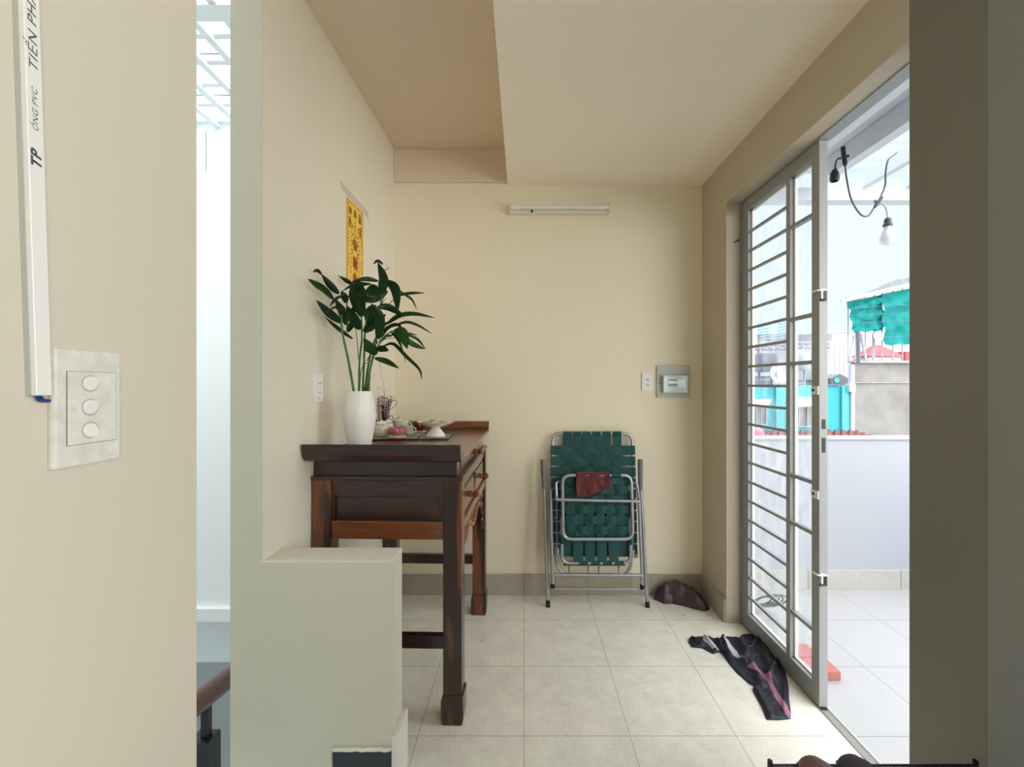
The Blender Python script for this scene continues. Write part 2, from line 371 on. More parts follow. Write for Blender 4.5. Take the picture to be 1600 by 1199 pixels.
# skirtings
b = nb(); box(b, -.811, 1.126, 2.708, 2.72, 0, .130, .002)
struct('baseboard_back', b, 'skirt', 'stone tile skirting along the back wall', 'skirting')
b = nb(); box(b, 1.114, 1.126, 2.396, 2.708, 0, .130, .002)
struct('baseboard_right', b, 'skirt', 'short stone tile skirting beside the terrace door', 'skirting')
b = nb(); box(b, -.4246, -.405, 1.385, 1.512, 0, .192, .003)
struct('baseboard_stair', b, 'skirtw', 'whitish skirting tile on the end of the half wall', 'skirting')
b = nb(); box(b, -.613, -.4246, 1.384, 1.3955, -.2, .150); 
o = struct('baseboard_stair_front', b, 'darktile', 'dark skirting tile with a rough grout edge at the foot of the half wall', 'skirting')
b = nb(); tube(b, [(-.613+i*.0188, 1.386+.001*math.sin(i*2), .153+.0015*math.sin(i*3.3)) for i in range(11)], .006, 6)
link('grout_edge', b, 'skirtw', o)

# ---- stairwell behind the left wall
b = nb(); box(b, -3.3, -.9465, 3.50, 3.6, 3.03, 3.75); box(b, -3.3, -.9465, 3.47, 3.6, -.46, 3.03)
struct('wall_stairwell_back', b, 'swhite', 'tall white wall of the skylit stairwell', 'wall')
b = nb(); box(b, -3.3, -.9465, 3.42, 3.6, -.56, -.46)
struct('trim_2', b, 'swhite', 'white ledge at the foot of the stairwell wall', 'ledge')
b = nb(); box(b, -3.3, -.9465, 3.56, 3.66, -.97, -.56)
struct('wall_stairwell_lower', b, 'sgrey', 'blue grey lower wall of the stairwell below the white ledge', 'wall')
b = nb(); box(b, -3.3, -.9465, 3.56, 3.66, -3, -.97)
struct('wall_stairwell_base', b, 'sdark', 'dark grey base of the stairwell wall behind the handrail', 'wall')
b = nb(); box(b, -3.4, -3.3, -2.2, 3.6, -3, 3.41)
struct('wall_stairwell_left', b, 'swhite', 'white outer wall of the stairwell', 'wall')
b = nb(); box(b, -3.3, -.59, -2.3, -2.2, -3, 3.41)
struct('wall_stairwell_front', b, 'swhite', 'white near wall of the stairwell', 'wall')
b = nb(); box(b, -3.3, -.4, -2.2, 3.5, -3.1, -3)
struct('floor_stairwell', b, 'sgrey', 'grey floor at the bottom of the stairwell', 'floor')
b = nb(); tube(b, [P(322, 205, 3.49), P(322, 271, 3.49)], .004, 8)
tag(link('wall_pipe', b, 'gmid', smooth=True), 'thin grey pipe high on the stairwell wall under the skylight', 'pipe')
b = nb(); box(b, -3.4, -.59, -2.3, .7, 3.50, 3.60); box(b, -3.4, -3.3, .7, 3.6, 3.41, 3.55)  # unseen solid roof added to keep skylight off the half wall
struct('ceiling_stairwell_added', b, 'swhite', 'added white solid roof blocking light over the near part of the stairwell', 'ceiling')
# skylight grille
sk = thing('skylight_grille', 'white steel skylight grid over the stairwell', 'skylight', (-1.9, 2.0, 3.41))
b = nb()
for i in range(13): box(b, -3.3, -.9465, 3.47-.215*i-.02, 3.47-.215*i+.02, 3.43, 3.47)
box(b, -3.3, -.9465, 2.35, 2.46, 3.394, 3.431)
link('cross_bars', b, 'skybar', sk)
b = nb()
for i in range(11): box(b, -1.11-.195*i-.022, -1.11-.195*i+.022, -2.2, 3.5, 3.40, 3.43)
link('long_bars', b, 'skybar', sk)
b = nb(); box(b, -3.3, -.9465, .7, 3.5, 3.60, 3.605)
link('roof_sheet', b, 'poly', sk)
b = nb(); box(b, -2.6, -1.0, 2.80, 2.825, 3.475, 3.50); box(b, -2.6, -1.0, 3.2, 3.22, 3.475, 3.49)
link('rusty_edge', b, 'gmid', sk)
# railing on the stairs
rl = thing('stair_railing', 'dark red round handrail on black iron posts in the stairwell', 'railing', (-1.2, 1.66, -1.2))
b = nb(); tube(b, [(-1.2, 1.0, .245), (-1.2, 1.586, .158), (-1.2, 1.78, .129), (-1.2, 2.9, -.03)], (.042), 20)
link('handrail', b, 'rail', rl, smooth=True)
b = nb(); box(b, -1.213, -1.187, 1.62, 1.644, -.01, .14); 
link('baluster', b, 'iron', rl)
b = nb(); box(b, -1.25, -1.170, 1.60, 1.668, -1.2, -.006, .002)
link('newel_post', b, 'iron', rl)
b = nb(); box(b, -1.22, -1.18, 1.0, 2.9, -1.2, -1.15)
link('bottom_rail', b, 'iron', rl)

# ================================================================== TERRACE DOOR
d = thing('door_1', 'white steel and glass terrace door leaf with grille bars', 'door', (1.2275, 2.385, 0), kind='structure')
DY0, DY1, DZ1 = 1.765, 2.392, 2.326
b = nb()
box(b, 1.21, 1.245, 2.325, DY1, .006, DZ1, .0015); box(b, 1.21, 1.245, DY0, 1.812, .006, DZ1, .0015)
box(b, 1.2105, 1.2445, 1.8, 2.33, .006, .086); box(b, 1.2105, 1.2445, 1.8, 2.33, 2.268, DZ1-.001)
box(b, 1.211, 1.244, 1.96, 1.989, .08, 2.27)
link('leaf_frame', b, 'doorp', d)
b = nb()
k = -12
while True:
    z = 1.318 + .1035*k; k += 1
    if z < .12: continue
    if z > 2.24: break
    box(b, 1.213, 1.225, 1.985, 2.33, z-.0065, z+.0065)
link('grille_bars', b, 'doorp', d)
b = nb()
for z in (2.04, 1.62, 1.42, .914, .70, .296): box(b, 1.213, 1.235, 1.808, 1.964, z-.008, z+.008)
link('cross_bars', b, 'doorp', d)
b = nb()
for (y0, y1) in ((1.985, 2.33), (1.808, 1.965)):
    box(b, 1.229, 1.241, y0, y0+.014, .08, 2.272); box(b, 1.229, 1.241, y1-.014, y1, .08, 2.272)
    box(b, 1.229, 1.241, y0, y1, .08, .094); box(b, 1.229, 1.241, y0, y1, 2.256, 2.272)
link('glazing_bead', b, 'plast', d)
b = nb(); box(b, 1.236, 1.2385, 1.808, 2.33, .082, 2.27); link('glass_pane', b, 'glass', d)
for (py, nm) in ((610.5, 'hasp'), (772.5, 'hasp')):
    z = H-(py-CY)*1.79/F
    b = nb(); pts = [(1.765, z-.017), (1.795, z-.017)] + [(1.795+.014*math.sin(a), z-.017*math.cos(a)) for a in [R(20*i) for i in range(1, 9)]] + [(1.795, z+.017), (1.765, z+.017)]
    prism(b, pts, 1.2045, 1.2085, 'x'); hh = link(nm, b, 'plast', d)
    b = nb(); lathe(b, [(.006, 1.2025), (.006, 1.2046)], (0, 1.792, z), 14, 'x'); link('hasp_hole', b, 'dark', hh)
for py in (460, 903):
    z = H-(py-CY)*1.77/F
    b = nb(); tube(b, rounded([(1.236, 1.758, z+.013), (1.2, 1.758, z+.013), (1.199, 1.788, z+.013)], .01), .0038, 8); box(b, 1.214, 1.230, 1.757, 1.7655, z-.028, z+.018)
    hh = link('bolt', b, 'plast', d)
    b = nb(); box(b, 1.221, 1.236, 1.7555, 1.7650, z-.030, z+.016, .002); tube(b, [(1.226, 1.757, z-.026), (1.208, 1.757, z-.026)], .005, 8)
    link('bolt_plate', b, 'black', hh)
for (ya, yb) in ((656, 671), (685, 708)):
    b = nb(); box(b, 1.221, 1.235, 1.7635, 1.7655, H-(yb-CY)*1.765/F, H-(ya-CY)*1.765/F); link('lock_slot', b, 'black', d)
for sgn, zz in ((0, .10), (0, 2.33)): pass
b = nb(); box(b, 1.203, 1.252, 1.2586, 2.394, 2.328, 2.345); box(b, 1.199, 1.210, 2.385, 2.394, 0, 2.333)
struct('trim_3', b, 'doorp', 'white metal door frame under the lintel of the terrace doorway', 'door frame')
b = nb(); box(b, 1.207, 1.217, .2, 2.39, 0, .003); box(b, 1.238, 1.246, .2, 2.39, 0, .003); box(b, 1.217, 1.238, 1.2586, 1.765, 0, .0015)
struct('trim_4', b, 'greywall', 'thin door track set in the threshold of the terrace doorway', 'threshold')
b = nb(); box(b, 1.212, 1.236, 1.752, 1.772, .001, .007); link('foot_seal', b, 'black', d)
b = nb(); tube(b, [(1.165, 2.392, 2.108), (1.178, 2.382, 2.116), (1.190, 2.384, 2.122)], .0022, 6); tube(b, [(1.186, 2.394, 2.120), (1.19, 2.38, 2.123)], .004, 6)
tag(link('wall_hook', b, 'black'), 'tiny dark bent nail in the cream door reveal beside the glass door', 'nail')

# ================================================================== TERRACE
b = nb(); box(b, 1.252, 3.4, -2.2, 2.8, -.12, -.002)
struct('floor_terrace', b, 'tfloor', 'white tiled terrace floor beyond the doorway', 'floor')
b = nb(); box(b, 1.25, 3.52, 2.80, 2.92, -3, .965); box(b, 3.4, 3.52, -2.2, 2.92, -3, .965)
pw = struct('wall_terrace', b, 'white', 'white terrace parapet wall in front of the neighbouring houses', 'wall')
b = nb(); box(b, 1.25, 3.53, 2.79, 2.93, .965, .977, .002); link('wall_coping', b, 'white', pw)
b = nb(); box(b, 1.25, 3.4, 2.788, 2.8, -.002, .121, .001)
struct('baseboard_terrace', b, 'tskirt', 'grey tile skirting at the foot of the terrace parapet', 'skirting')
pg = thing('pergola_canopy', 'white steel pergola roof over the terrace', 'pergola', (1.9, 1.2, 2.49))
b = nb(); box(b, 1.25, 3.4, 2.72, 2.80, 2.487, 2.567, .002); link('fascia_beam', b, 'beam', pg)
for x in (2.157, 2.43, 2.70, 2.97, 3.24):
    b = nb(); box(b, x-.02, x+.02, -2.2, 2.72, 2.567, 2.65, .002); link('rafter', b, 'beam', pg)
b = nb(); box(b, 1.56, 1.61, -2.2, 2.72, 2.567, 2.68, .002); link('rafter', b, 'beam', pg)
b = nb(); box(b, 1.815, 1.88, -2.2, 2.72, 2.567, 2.68, .002); link('rafter', b, 'beam', pg)
b = nb(); box(b, 1.25, 1.86, -2.2, 2.78, 2.682, 2.70); box(b, 1.25, 1.27, -2.2, 2.72, 2.60, 2.682); link('roof_board', b, 'beam', pg)
b = nb(); box(b, 1.86, 3.4, -2.2, 2.78, 2.652, 2.656); link('clear_sheet', b, 'poly', pg)
b = nb(); box(b, 3.34, 3.4, 2.72, 2.78, .977, 2.487, .002); link('post', b, 'beam', pg)
b = nb(); tube(b, [P(1422, 255, 2.5), P(1410, 250, 2.5)], .004, 6); link('loose_wire', b, 'black', pg)

# string light
SL = 2.30
sl = thing('string_light', 'drooping outdoor string light cord with one bulb and one empty socket', 'string light', P(1340, 250, SL))
b = nb(); tube(b, spline([P(1320, 255, SL), P(1323, 280, SL), P(1330, 312, SL), P(1344, 335, SL), P(1356, 338, SL), P(1366, 325, SL), P(1376, 308, SL), P(1383, 290, SL), P(1384, 268, SL), P(1388, 250, SL), P(1396, 243, SL+.02), P(1402, 238, SL+.06)]), .0042, 8)
link('cord', b, 'cord', sl, smooth=True)
b = nb(); tube(b, spline([P(1317, 229, SL), P(1318, 240, SL), P(1321, 260, SL)]), [.004]+[.011]*15+[.006], 8); tube(b, [P(1317, 247, SL), P(1309, 249, SL)], .006, 8); lathe(b, [(.008, -.003), (.008, .003)], P(1324.5, 244.5, SL), 10, 'y')
link('junction', b, 'black', sl, smooth=True)
b = nb(); tube(b, spline([P(1318, 247, SL), P(1308, 250, SL), P(1305, 262, SL), P(1307, 268, SL)]), .004, 8); link('socket_lead', b, 'black', sl, smooth=True)
b = nb(); c0 = P(1304, 284, SL); lathe(b, [(.012, .062), (.015, .05), (.020, .046), (.021, .028), (.023, .024), (.021, .004), (.019, 0), (.015, .001), (.014, .02)], c0, 18); link('empty_socket', b, 'black', sl, smooth=True)
b = nb(); tube(b, [P(1366, 325, SL), P(1371, 319, SL), P(1379, 309, SL)], [.006, .012, .006], 8); lathe(b, [(.008, -.003), (.008, .003)], P(1368, 315, SL), 10, 'y'); link('junction', b, 'cord', sl, smooth=True)
b = nb(); tube(b, spline([P(1374, 316, SL), P(1382, 322, SL), P(1386, 332, SL), P(1387, 345, SL)]), .004, 8); link('bulb_lead', b, 'gmid', sl, smooth=True)
c0 = P(1387, 354, SL)
b = nb(); lathe(b, [(.012, .042), (.016, .034), (.017, .014), (.022, .010), (.020, -.002)], c0, 18); link('bulb_socket', b, 'cord', sl, smooth=True)
b = nb(); lathe(b, [(.014, .0), (.017, -.012), (.026, -.032), (.035, -.055), (.037, -.070), (.032, -.087), (.019, -.098), (.004, -.101)], c0, 26); link('bulb', b, 'bulb', sl, smooth=True)
# bricks
br = G(1312, 1062)
for i, (x0, x1, y0, y1, z0, z1, lb) in enumerate(((br.x-.150, br.x, 1.932, 2.032, 0, .038, 'salmon brick lying flat nearest the open door edge'), (br.x-.145, br.x-.02, 2.036, 2.136, 0, .042, 'salmon brick lying just behind the first one outside the glass door'))):
    b = nb(); box(b, x0, x1, y0, y1, z0, z1, .003); tag(link('brick', b, 'brick'), lb, 'brick', 'loose bricks on the terrace')
# dark coiled loops behind the door glass, standing in for an unclear scribble
b = nb(); random.seed(3)
for j in range(5):
    rx, rz = .045+.010*j, .05+.006*j
    tube(b, [(1.385+.006*j+rx*math.cos(a), 2.50-.045*math.sin(a)-.012*j, .07+.006*j+rz*math.sin(a)*.5+.02*math.sin(a)) for a in [2*math.pi*k/28 for k in range(28)]], .004, 6, closed=True)
for v in b.verts: v.co.z = max(v.co.z, .001)
tag(link('dark_coil', b, 'cord', smooth=True), 'dark coiled loops on the terrace floor behind the door glass', 'cable')

# ================================================================== THE TOWN
def tbox(bm, x0, x1, ytop, ybot, D, dep):
    a = P(x0, ytop, D); c = P(x1, ybot, D); box(bm, a.x, c.x, D, D+dep, c.z, a.z); return bm
b = nb(); box(b, -60, 320, 5.0, 340, -9.2, -9)
struct('ground', b, 'city', 'hazy ground far below the terrace between the houses', 'ground')
# turquoise house
D = 11.0
t = thing('turquoise_house', 'bright turquoise rendered house with two shaded windows beyond the parapet', 'house', (P(1245, 640, D).x, D, -9))
b = nb(); a = P(1100, 603, D); c = P(1331, 690, D); box(b, a.x, c.x, D, D+2.2, -9, a.z); link('wall', b, 'turq', t)
b = nb(); tbox(b, 1213, 1226, 603.5, 690, D-.05, .06); link('pilaster', b, 'turq2', t)
b = nb(); tbox(b, 1316, 1329, 603.5, 676, D-.05, .06); link('pilaster', b, 'turq2', t)
b = nb(); tbox(b, 1330.5, 1335.5, 570, 690, D-.1, .12); tbox(b, 1328, 1337, 600, 613, D-.15, .18); link('downpipe', b, 'pale', t)
b = nb(); tbox(b, 1293, 1313, 601.5, 603, D-.05, .5); link('roof_edge', b, 'gdark', t)
for (x0, x1, y0, y1) in ((1249, 1275, 633, 668), (1182, 1198, 636, 665)):
    b = nb(); tbox(b, x0, x1, y0, y1, D-.06, .06); wnd = link('window', b, 'win', t)
    b = nb(); 
    for q in range(3): tbox(b, x0+(x1-x0)*q/2-.4, x0+(x1-x0)*q/2+.4, y0, y1, D-.09, .04)
    tbox(b, x0, x1, y1-1, y1, D-.09, .04); link('window_bars', b, 'gmid', wnd)
for (x0, x1, yt, yb) in ((1239, 1283, 621, 635), (1172, 1205, 624, 635)):
    b = nb(); A = [P(x0, yt, D-.02), P(x1, yt, D-.02), P(x1-3 if x1 < 1210 else x1, yb-2, D-.9), P(x0+7, yb, D-.9)]
    top = [b.verts.new(q) for q in A]; bot = [b.verts.new(q-Vector((0, 0, .03))) for q in A]
    b.faces.new(top); b.faces.new(bot[::-1])
    for i in range(4): b.faces.new([top[i], bot[i], bot[(i+1) % 4], top[(i+1) % 4]])
    link('awning', b, 'tin2', t)
# maroon tin roof in front
b = nb(); n = 70; r0 = []; r1 = []
for i in range(n+1):
    x = 1120+(1385-1120)*i/n; bump_ = .035*math.sin(i*math.pi*.7)
    yt = 673 + (0 if x < 1335 else (x-1335)*.28)
    p = P(x, yt, 10.8); q = P(x, 694, 8.6); r0.append(b.verts.new(p+Vector((0, 0, bump_)))); r1.append(b.verts.new(q+Vector((0, 0, bump_))))
for i in range(n): b.faces.new([r0[i], r0[i+1], r1[i+1], r1[i]])
bmesh.ops.solidify(b, geom=b.faces[:], thickness=.02)
tag(link('tin_roof', b, 'rust'), 'maroon corrugated tin roof just over the terrace parapet', 'roof')
b = nb(); lathe(b, [(.02, .17), (.09, .14), (.13, .06), (.13, -.02), (.08, -.08)], P(1184, 681, 9.6), 16)
tag(link('plastic_ball', b, 'redball', smooth=True), 'small pink plastic ball lying on the maroon tin roof', 'ball')
# concrete building with the net shelter on top
D = 11.2
t = thing('concrete_boundary_wall', 'tall stained bare concrete wall right of the turquoise house', 'wall', (P(1400, 640, D).x, D, -9))
b = nb(); a = P(1335.5, 568, D); box(b, a.x, a.x+9, D, D+.15, -9, a.z); link('wall', b, 'conc', t)
b = nb(); a2 = P(1332, 565, D); box(b, a.x-.06, a.x+9, D-.06, D+.17, a.z, a.z+.06); box(b, a.x, a.x+9, D-.03, D, a.z-.52, a.z-.50); link('coping', b, 'concd', t)
t = thing('net_shelter', 'rooftop steel shelter with curved tin roof hung with teal debris netting', 'shelter', (P(1400, 565, D).x, D+.3, a.z+.06))
ds = D+.05
b = nb()
rows = []
for i in range(9):
    u = i/8; x = 1316+ (1316+170-1316)*0; 
for j in range(13):
    f = j/12
    # arch section running away to the right: the eave line goes from (1316,468) to (1425,445)
    row = []
    for i in range(15):
        u = i/14; px = 1318+130*u; py = 467-27*u*1.0
        base = P(px, py, ds-.3)
        row.append(b.verts.new(base + Vector((f*2.2*.80, f*2.2, .60*math.sin(f*math.pi*.5)*(.30+.70*min(1, u*1.6)) + .012*math.sin(i*9)))))
    rows.append(row)
for A, B_ in zip(rows, rows[1:]):
    for i in range(14): b.faces.new([A[i], A[i+1], B_[i+1], B_[i]])
bmesh.ops.solidify(b, geom=b.faces[:], thickness=.02)
link('roof_sheet', b, 'tin', t)
b = nb(); p, q = P(1316, 468, ds-.32), P(1450, 436, ds-.32)
prismv = [p, q, q+Vector((0, 0, -.09)), p+Vector((0, 0, -.09))]
A = [b.verts.new(v) for v in prismv]; Bv = [b.verts.new(v+Vector((0, .06, 0))) for v in prismv]
b.faces.new(A); b.faces.new(Bv[::-1])
for i in range(4): b.faces.new([A[i], Bv[i], Bv[(i+1) % 4], A[(i+1) % 4]])
link('gutter', b, 'pale', t)
def net(pxs, D0, nm, seed):
    (tl, tr, br_, bl) = pxs; b = nb(); nx, ny = 26, 22; g = []
    for j in range(ny+1):
        r_ = []
        for i in range(nx+1):
            u, v = i/nx, j/ny
            top = Vector(tl)*(1-u)+Vector(tr)*u; bot = Vector(bl)*(1-u)+Vector(br_)*u; q = top*(1-v)+bot*v
            w_ = P(q.x, q.y + .8*math.sin(u*17+seed)*v, D0)
            w_.y += .05*noise.noise(Vector((u*5+seed, v*9, seed))) + .04*math.sin(v*16+u*3)
            r_.append(b.verts.new(w_))
        g.append(r_)
    for j in range(ny):
        for i in range(nx): b.faces.new([g[j][i], g[j][i+1], g[j+1][i+1], g[j+1][i]])
    bmesh.ops.solidify(b, geom=b.faces[:], thickness=.01)
    return link(nm, b, 'net', t, smooth=True)
net(((1324, 473), (1379, 461), (1379, 517), (1334, 520)), ds-.15, 'netting', 1.0)
net(((1379, 460), (1440, 448), (1440, 538), (1382, 540)), ds-.22, 'netting', 5.0)
b = nb()
for px in (1325, 1337, 1352, 1366, 1378, 1395, 1410): tube(b, [P(px, 465-(px-1325)*.2, ds+.05), P(px, 567, ds+.12)], .014, 6)
link('net_post', b, 'gmid', t)
b = nb()
for py in (482, 494, 506, 530, 552): tube(b, [P(1325+(py-482)*.2, py, ds-.30), P(1445, py-6, ds-.36)], .005, 5)
link('net_frame', b, 'gdark', t)
b = nb(); tube(b, [P(1341, 518, ds-.2), P(1341.5, 568, ds-.2)], .045, 8); link('post', b, 'gdark', t)
b = nb(); tube(b, [P(1334, 525, ds+.1), P(1326, 566, ds+.1)], .02, 6); tube(b, [P(1344, 522, ds+.1), P(1354, 566, ds+.1)], .03, 6); tube(b, [P(1364, 522, ds+.1), P(1364, 566, ds+.1)], .02, 6); link('brace', b, 'pale', t)
# satellite dish on shelter
b = nb(); lathe(b, [(.001, .05), (.06, .045), (.11, .02), (.13, -.01), (.128, -.015), (.10, .0), (.05, .03), (.001, .035)], P(1372, 526, ds-.3), 22, 'y', cap=False); tube(b, [P(1372, 526, ds-.25), P(1379, 532, ds-.15)], .02, 6)
tag(link('satellite_dish', b, 'pale', smooth=True), 'small grey dish hung under the teal netting beside the dark post', 'satellite dish')
# pale tarpaulin / red tiled roof house behind
D = 21.0
t = thing('red_roofed_house', 'small house with a red tiled hip roof behind the concrete wall', 'house', (P(1385, 560, D).x, D+1, -9))
b = nb(); A = [P(1357, 557, D), P(1414, 558, D), P(1414, 558, D)+Vector((.0, 1.2, 0)), P(1357, 557, D)+Vector((0, 1.2, 0))]; ap1 = P(1380, 538, D)+Vector((0, .6, 0)); ap2 = P(1392, 538, D)+Vector((0, .6, 0))
vv = [b.verts.new(q) for q in A]; p1 = b.verts.new(ap1); p2 = b.verts.new(ap2)
b.faces.new([vv[0], vv[1], p2, p1]); b.faces.new([vv[1], vv[2], p2]); b.faces.new([vv[2], vv[3], p1, p2]); b.faces.new([vv[3], vv[0], p1]); b.faces.new(vv[::-1]); link('roof', b, 'redtile', t)
b = nb(); a, c = P(1360, 558, D), P(1411, 600, D); box(b, a.x, c.x, D+.1, D+1.1, -9, a.z); link('wall', b, 'pale', t)
b = nb(); tbox(b, 1415, 1445, 550, 600, D+.5, .6); link('side_roof', b, 'redtile', t)
# grey warehouse behind
D = 15.0
t = thing('pale_warehouse', 'large pale grey warehouse block behind the turquoise house', 'building', (P(1320, 560, 34).x, 34, -9))
b = nb(); a = P(1296, 520, 34); c = P(1338, 520, 34); box(b, a.x-1, c.x+6, 34, 44, -9, a.z)
link('wall', b, 'pale', t)
b = nb(); tbox(b, 1293, 1345, 518, 520, 33.9, 10.3); link('parapet', b, 'gmid', t)
# dark gabled shed
t = thing('gabled_shed', 'small dark grey gabled shed with a round vent above the turquoise house', 'shed', (P(1314, 595, D).x, D, -9))
b = nb(); pts = [(P(1298, 604, D).x, -9), (P(1330, 604, D).x, -9), (P(1330, 592, D).x, P(0, 594, D).z), (P(1313, 585, D).x, P(0, 585, D).z), (P(1298, 592, D).x, P(0, 592, D).z)]
prism(b, pts, D, D+.8, 'y'); link('wall', b, 'gdark', t)
b = nb(); lathe(b, [(.09, -.02), (.09, .01)], P(1307, 595, D), 18, 'y'); link('vent', b, 'turq2', t)
# frames and trusses over the roofs (each canopy a thing)
def truss(nm, x0, x1, yt, yb, D, label, panels=8, m_='gdark', legs=True, yleg=604):
    t = thing(nm, label, 'canopy frame', (P((x0+x1)/2, yleg, D)))
    b = nb(); tube(b, [P(x0, yt, D), P(x1, yt, D)], .035, 5); tube(b, [P(x0, yb, D), P(x1, yb, D)], .03, 5)
    for i in range(panels):
        u0 = x0+(x1-x0)*i/panels; u1 = x0+(x1-x0)*(i+1)/panels
        tube(b, [P(u0, yt if i % 2 else yb, D), P(u1, yb if i % 2 else yt, D)], .018, 4)
    link('truss', b, m_, t)
    if legs:
        for u in (0, .33, .66, 1):
            b = nb(); x = x0+(x1-x0)*u; q = P(x, yt, D); tube(b, [q, (q.x, q.y, -9)], .03, 5); link('post', b, 'gmid', t)
    return t
truss('canopy_frame', 1168, 1228, 540, 547, 20, 'steel truss canopy with slim posts left of the door mullion', 10)
truss('canopy_frame', 1234, 1296, 538, 545, 22, 'steel truss canopy with posts seen through the narrow door panes', 8)
truss('canopy_frame', 1297, 1319, 541, 549, 24, 'short white roof frame standing before the pale warehouse', 4, 'gmid')
b = nb(); D = 26
for i in range(5): tbox(b, 1184, 1300, 523+i*2.2, 524.2+i*2.2, D, .1)

for q in (1185, 1240, 1292): a = P(q, 523, D); box(b, a.x, a.x+.06, D, D+.1, -9, a.z)
tag(link('slatted_billboard', b, 'gdark'), 'long slatted rooftop screen below the distant towers', 'screen')
for (x0, x1, yt, D, mm, lb) in ((1168, 1215, 573, 15, 'gmid', 'low grey roofed block behind the white satellite dish'), (1236, 1294, 580, 16, 'tin', 'low pale roofed block above the right part of the turquoise house'), (1150, 1182, 497, 40, 'pale', 'tall white block at the far left of the door panes')):
    b = nb(); a, c = P(x0, yt, D), P(x1, yt, D)
    box(b, a.x, c.x, D, D+2, -9, a.z-.35); o = thing('roofed_block', lb, 'building', ((a.x+c.x)/2, D, -9)); link('wall', b, 'gmid' if mm != 'pale' else 'pale', o)
    b = nb(); prism(b, [(a.x, a.z-.35), (c.x, a.z-.35), (c.x-.15*(c.x-a.x), a.z), (a.x+.15*(c.x-a.x), a.z)], D-.1, D+2, 'y'); link('roof', b, mm, o)
    b = nb(); box(b, a.x+.2, c.x-.2, D-.04, D, a.z-.95, a.z-.5); link('window_band', b, 'win', o)
random.seed(11)
for i, (px, py, D) in enumerate(((1196, 562, 13.6), (1247, 560, 13.8))):
    b = nb(); a = P(px, py, D); lathe(b, [(.30, 0), (.32, .05), (.32, .5), (.28, .58), (.05, .64)], (a.x, a.y, a.z-.4), 18)
    for dx in (-.2, .2): tube(b, [(a.x+dx, a.y, -9), (a.x+dx, a.y, a.z-.38)], .03, 6)
    tag(link('water_tank', b, 'gdark' if i == 0 else 'gmid', smooth=True), ('dark' if i == 0 else 'pale') + ' rooftop water tank on legs seen through the ' + ('left' if i == 0 else 'right') + ' door panes', 'water tank')
b = nb(); lathe(b, [(.001, .06), (.15, .05), (.23, .0), (.25, -.05), (.24, -.06), (.14, .02), (.001, .03)], P(1217, 584, 10.8), 28, 'y', cap=False); lathe(b, [(.085, -.07), (.09, -.05), (.07, -.04)], P(1217, 585, 10.8), 20, 'y'); tube(b, [P(1217, 588, 10.86), P(1220, 606, 11.0)], .03, 8)
tag(link('satellite_dish', b, 'pale', smooth=True), 'large white satellite dish on the turquoise house roof', 'satellite dish')
for (x0, x1, yt, D, lb) in ((1201, 1228, 506, 300, 'left of the two distant pale blue apartment towers'), (1236, 1264, 500, 270, 'right of the two distant pale blue apartment towers')):
    a, c = P(x0, yt, D), P(x1, yt, D); t = thing('apartment_tower', lb, 'tower', ((a.x+c.x)/2, D, -9), group='distant apartment towers')
    b = nb(); box(b, a.x, c.x, D, D+14, -9, a.z); link('facade', b, 'tower', t)
    b = nb(); box(b, a.x+1.2, c.x-1.6, D+1, D+10, a.z, a.z+1.0); link('roof_block', b, 'pale', t)

# ================================================================== ALTAR TABLE
t = thing('altar_table', 'dark rosewood altar table with turned knobs against the left wall', 'table', (-.524, 2.120, 0), (0, 0, R(-1.45)))
def L(name, bm, m_, parent=None, smooth=False): return link(name, bm, m_, parent or t, smooth, local=True)
X0, X1, Y1 = -.295, .295, .435
b = nb(); box(b, X0+.002, X1+.007, -.46, .46, 1.031, 1.052, .002); tt = L('tabletop', b, 'wtop')
for sgn in (-1, 1):
    b = nb(); pr = [(-.44, 1.0521), (-.470, 1.058), (-.488, 1.074), (-.496, 1.098), (-.512, 1.102), (-.514, 1.092), (-.506, 1.060), (-.492, 1.038), (-.470, 1.030), (-.44, 1.030)]
    prism(b, [(sgn*y, z) for y, z in pr], X0, X1+.007, 'x')
    L('end_rim', b, 'wpan' if sgn > 0 else 'wlow', tt)
b = nb(); box(b, X0+.006, X1-.022, -.422, .422, .966, 1.031); L('waist', b, 'wx')
b = nb(); box(b, X1-.024, X1-.018, -.34, .34, .974, 1.024, .002); dr = L('drawer', b, 'wy_lit')
def knob(z, y, x, par):
    b = nb(); lathe(b, [(.013, 0), (.0145, .006), (.0135, .013), (.008, .017), (.008, .021), (.0135, .025), (.0165, .032), (.015, .040), (.007, .046)], (x, y, z), 18, 'x'); L('knob', b, 'knob', par, True)
knob(.993, .03, X1-.018, dr)
b = nb(); box(b, X0-.002, X1+.004, -Y1-.004, Y1+.004, .949, .967, .006); L('moulding', b, 'wpan')
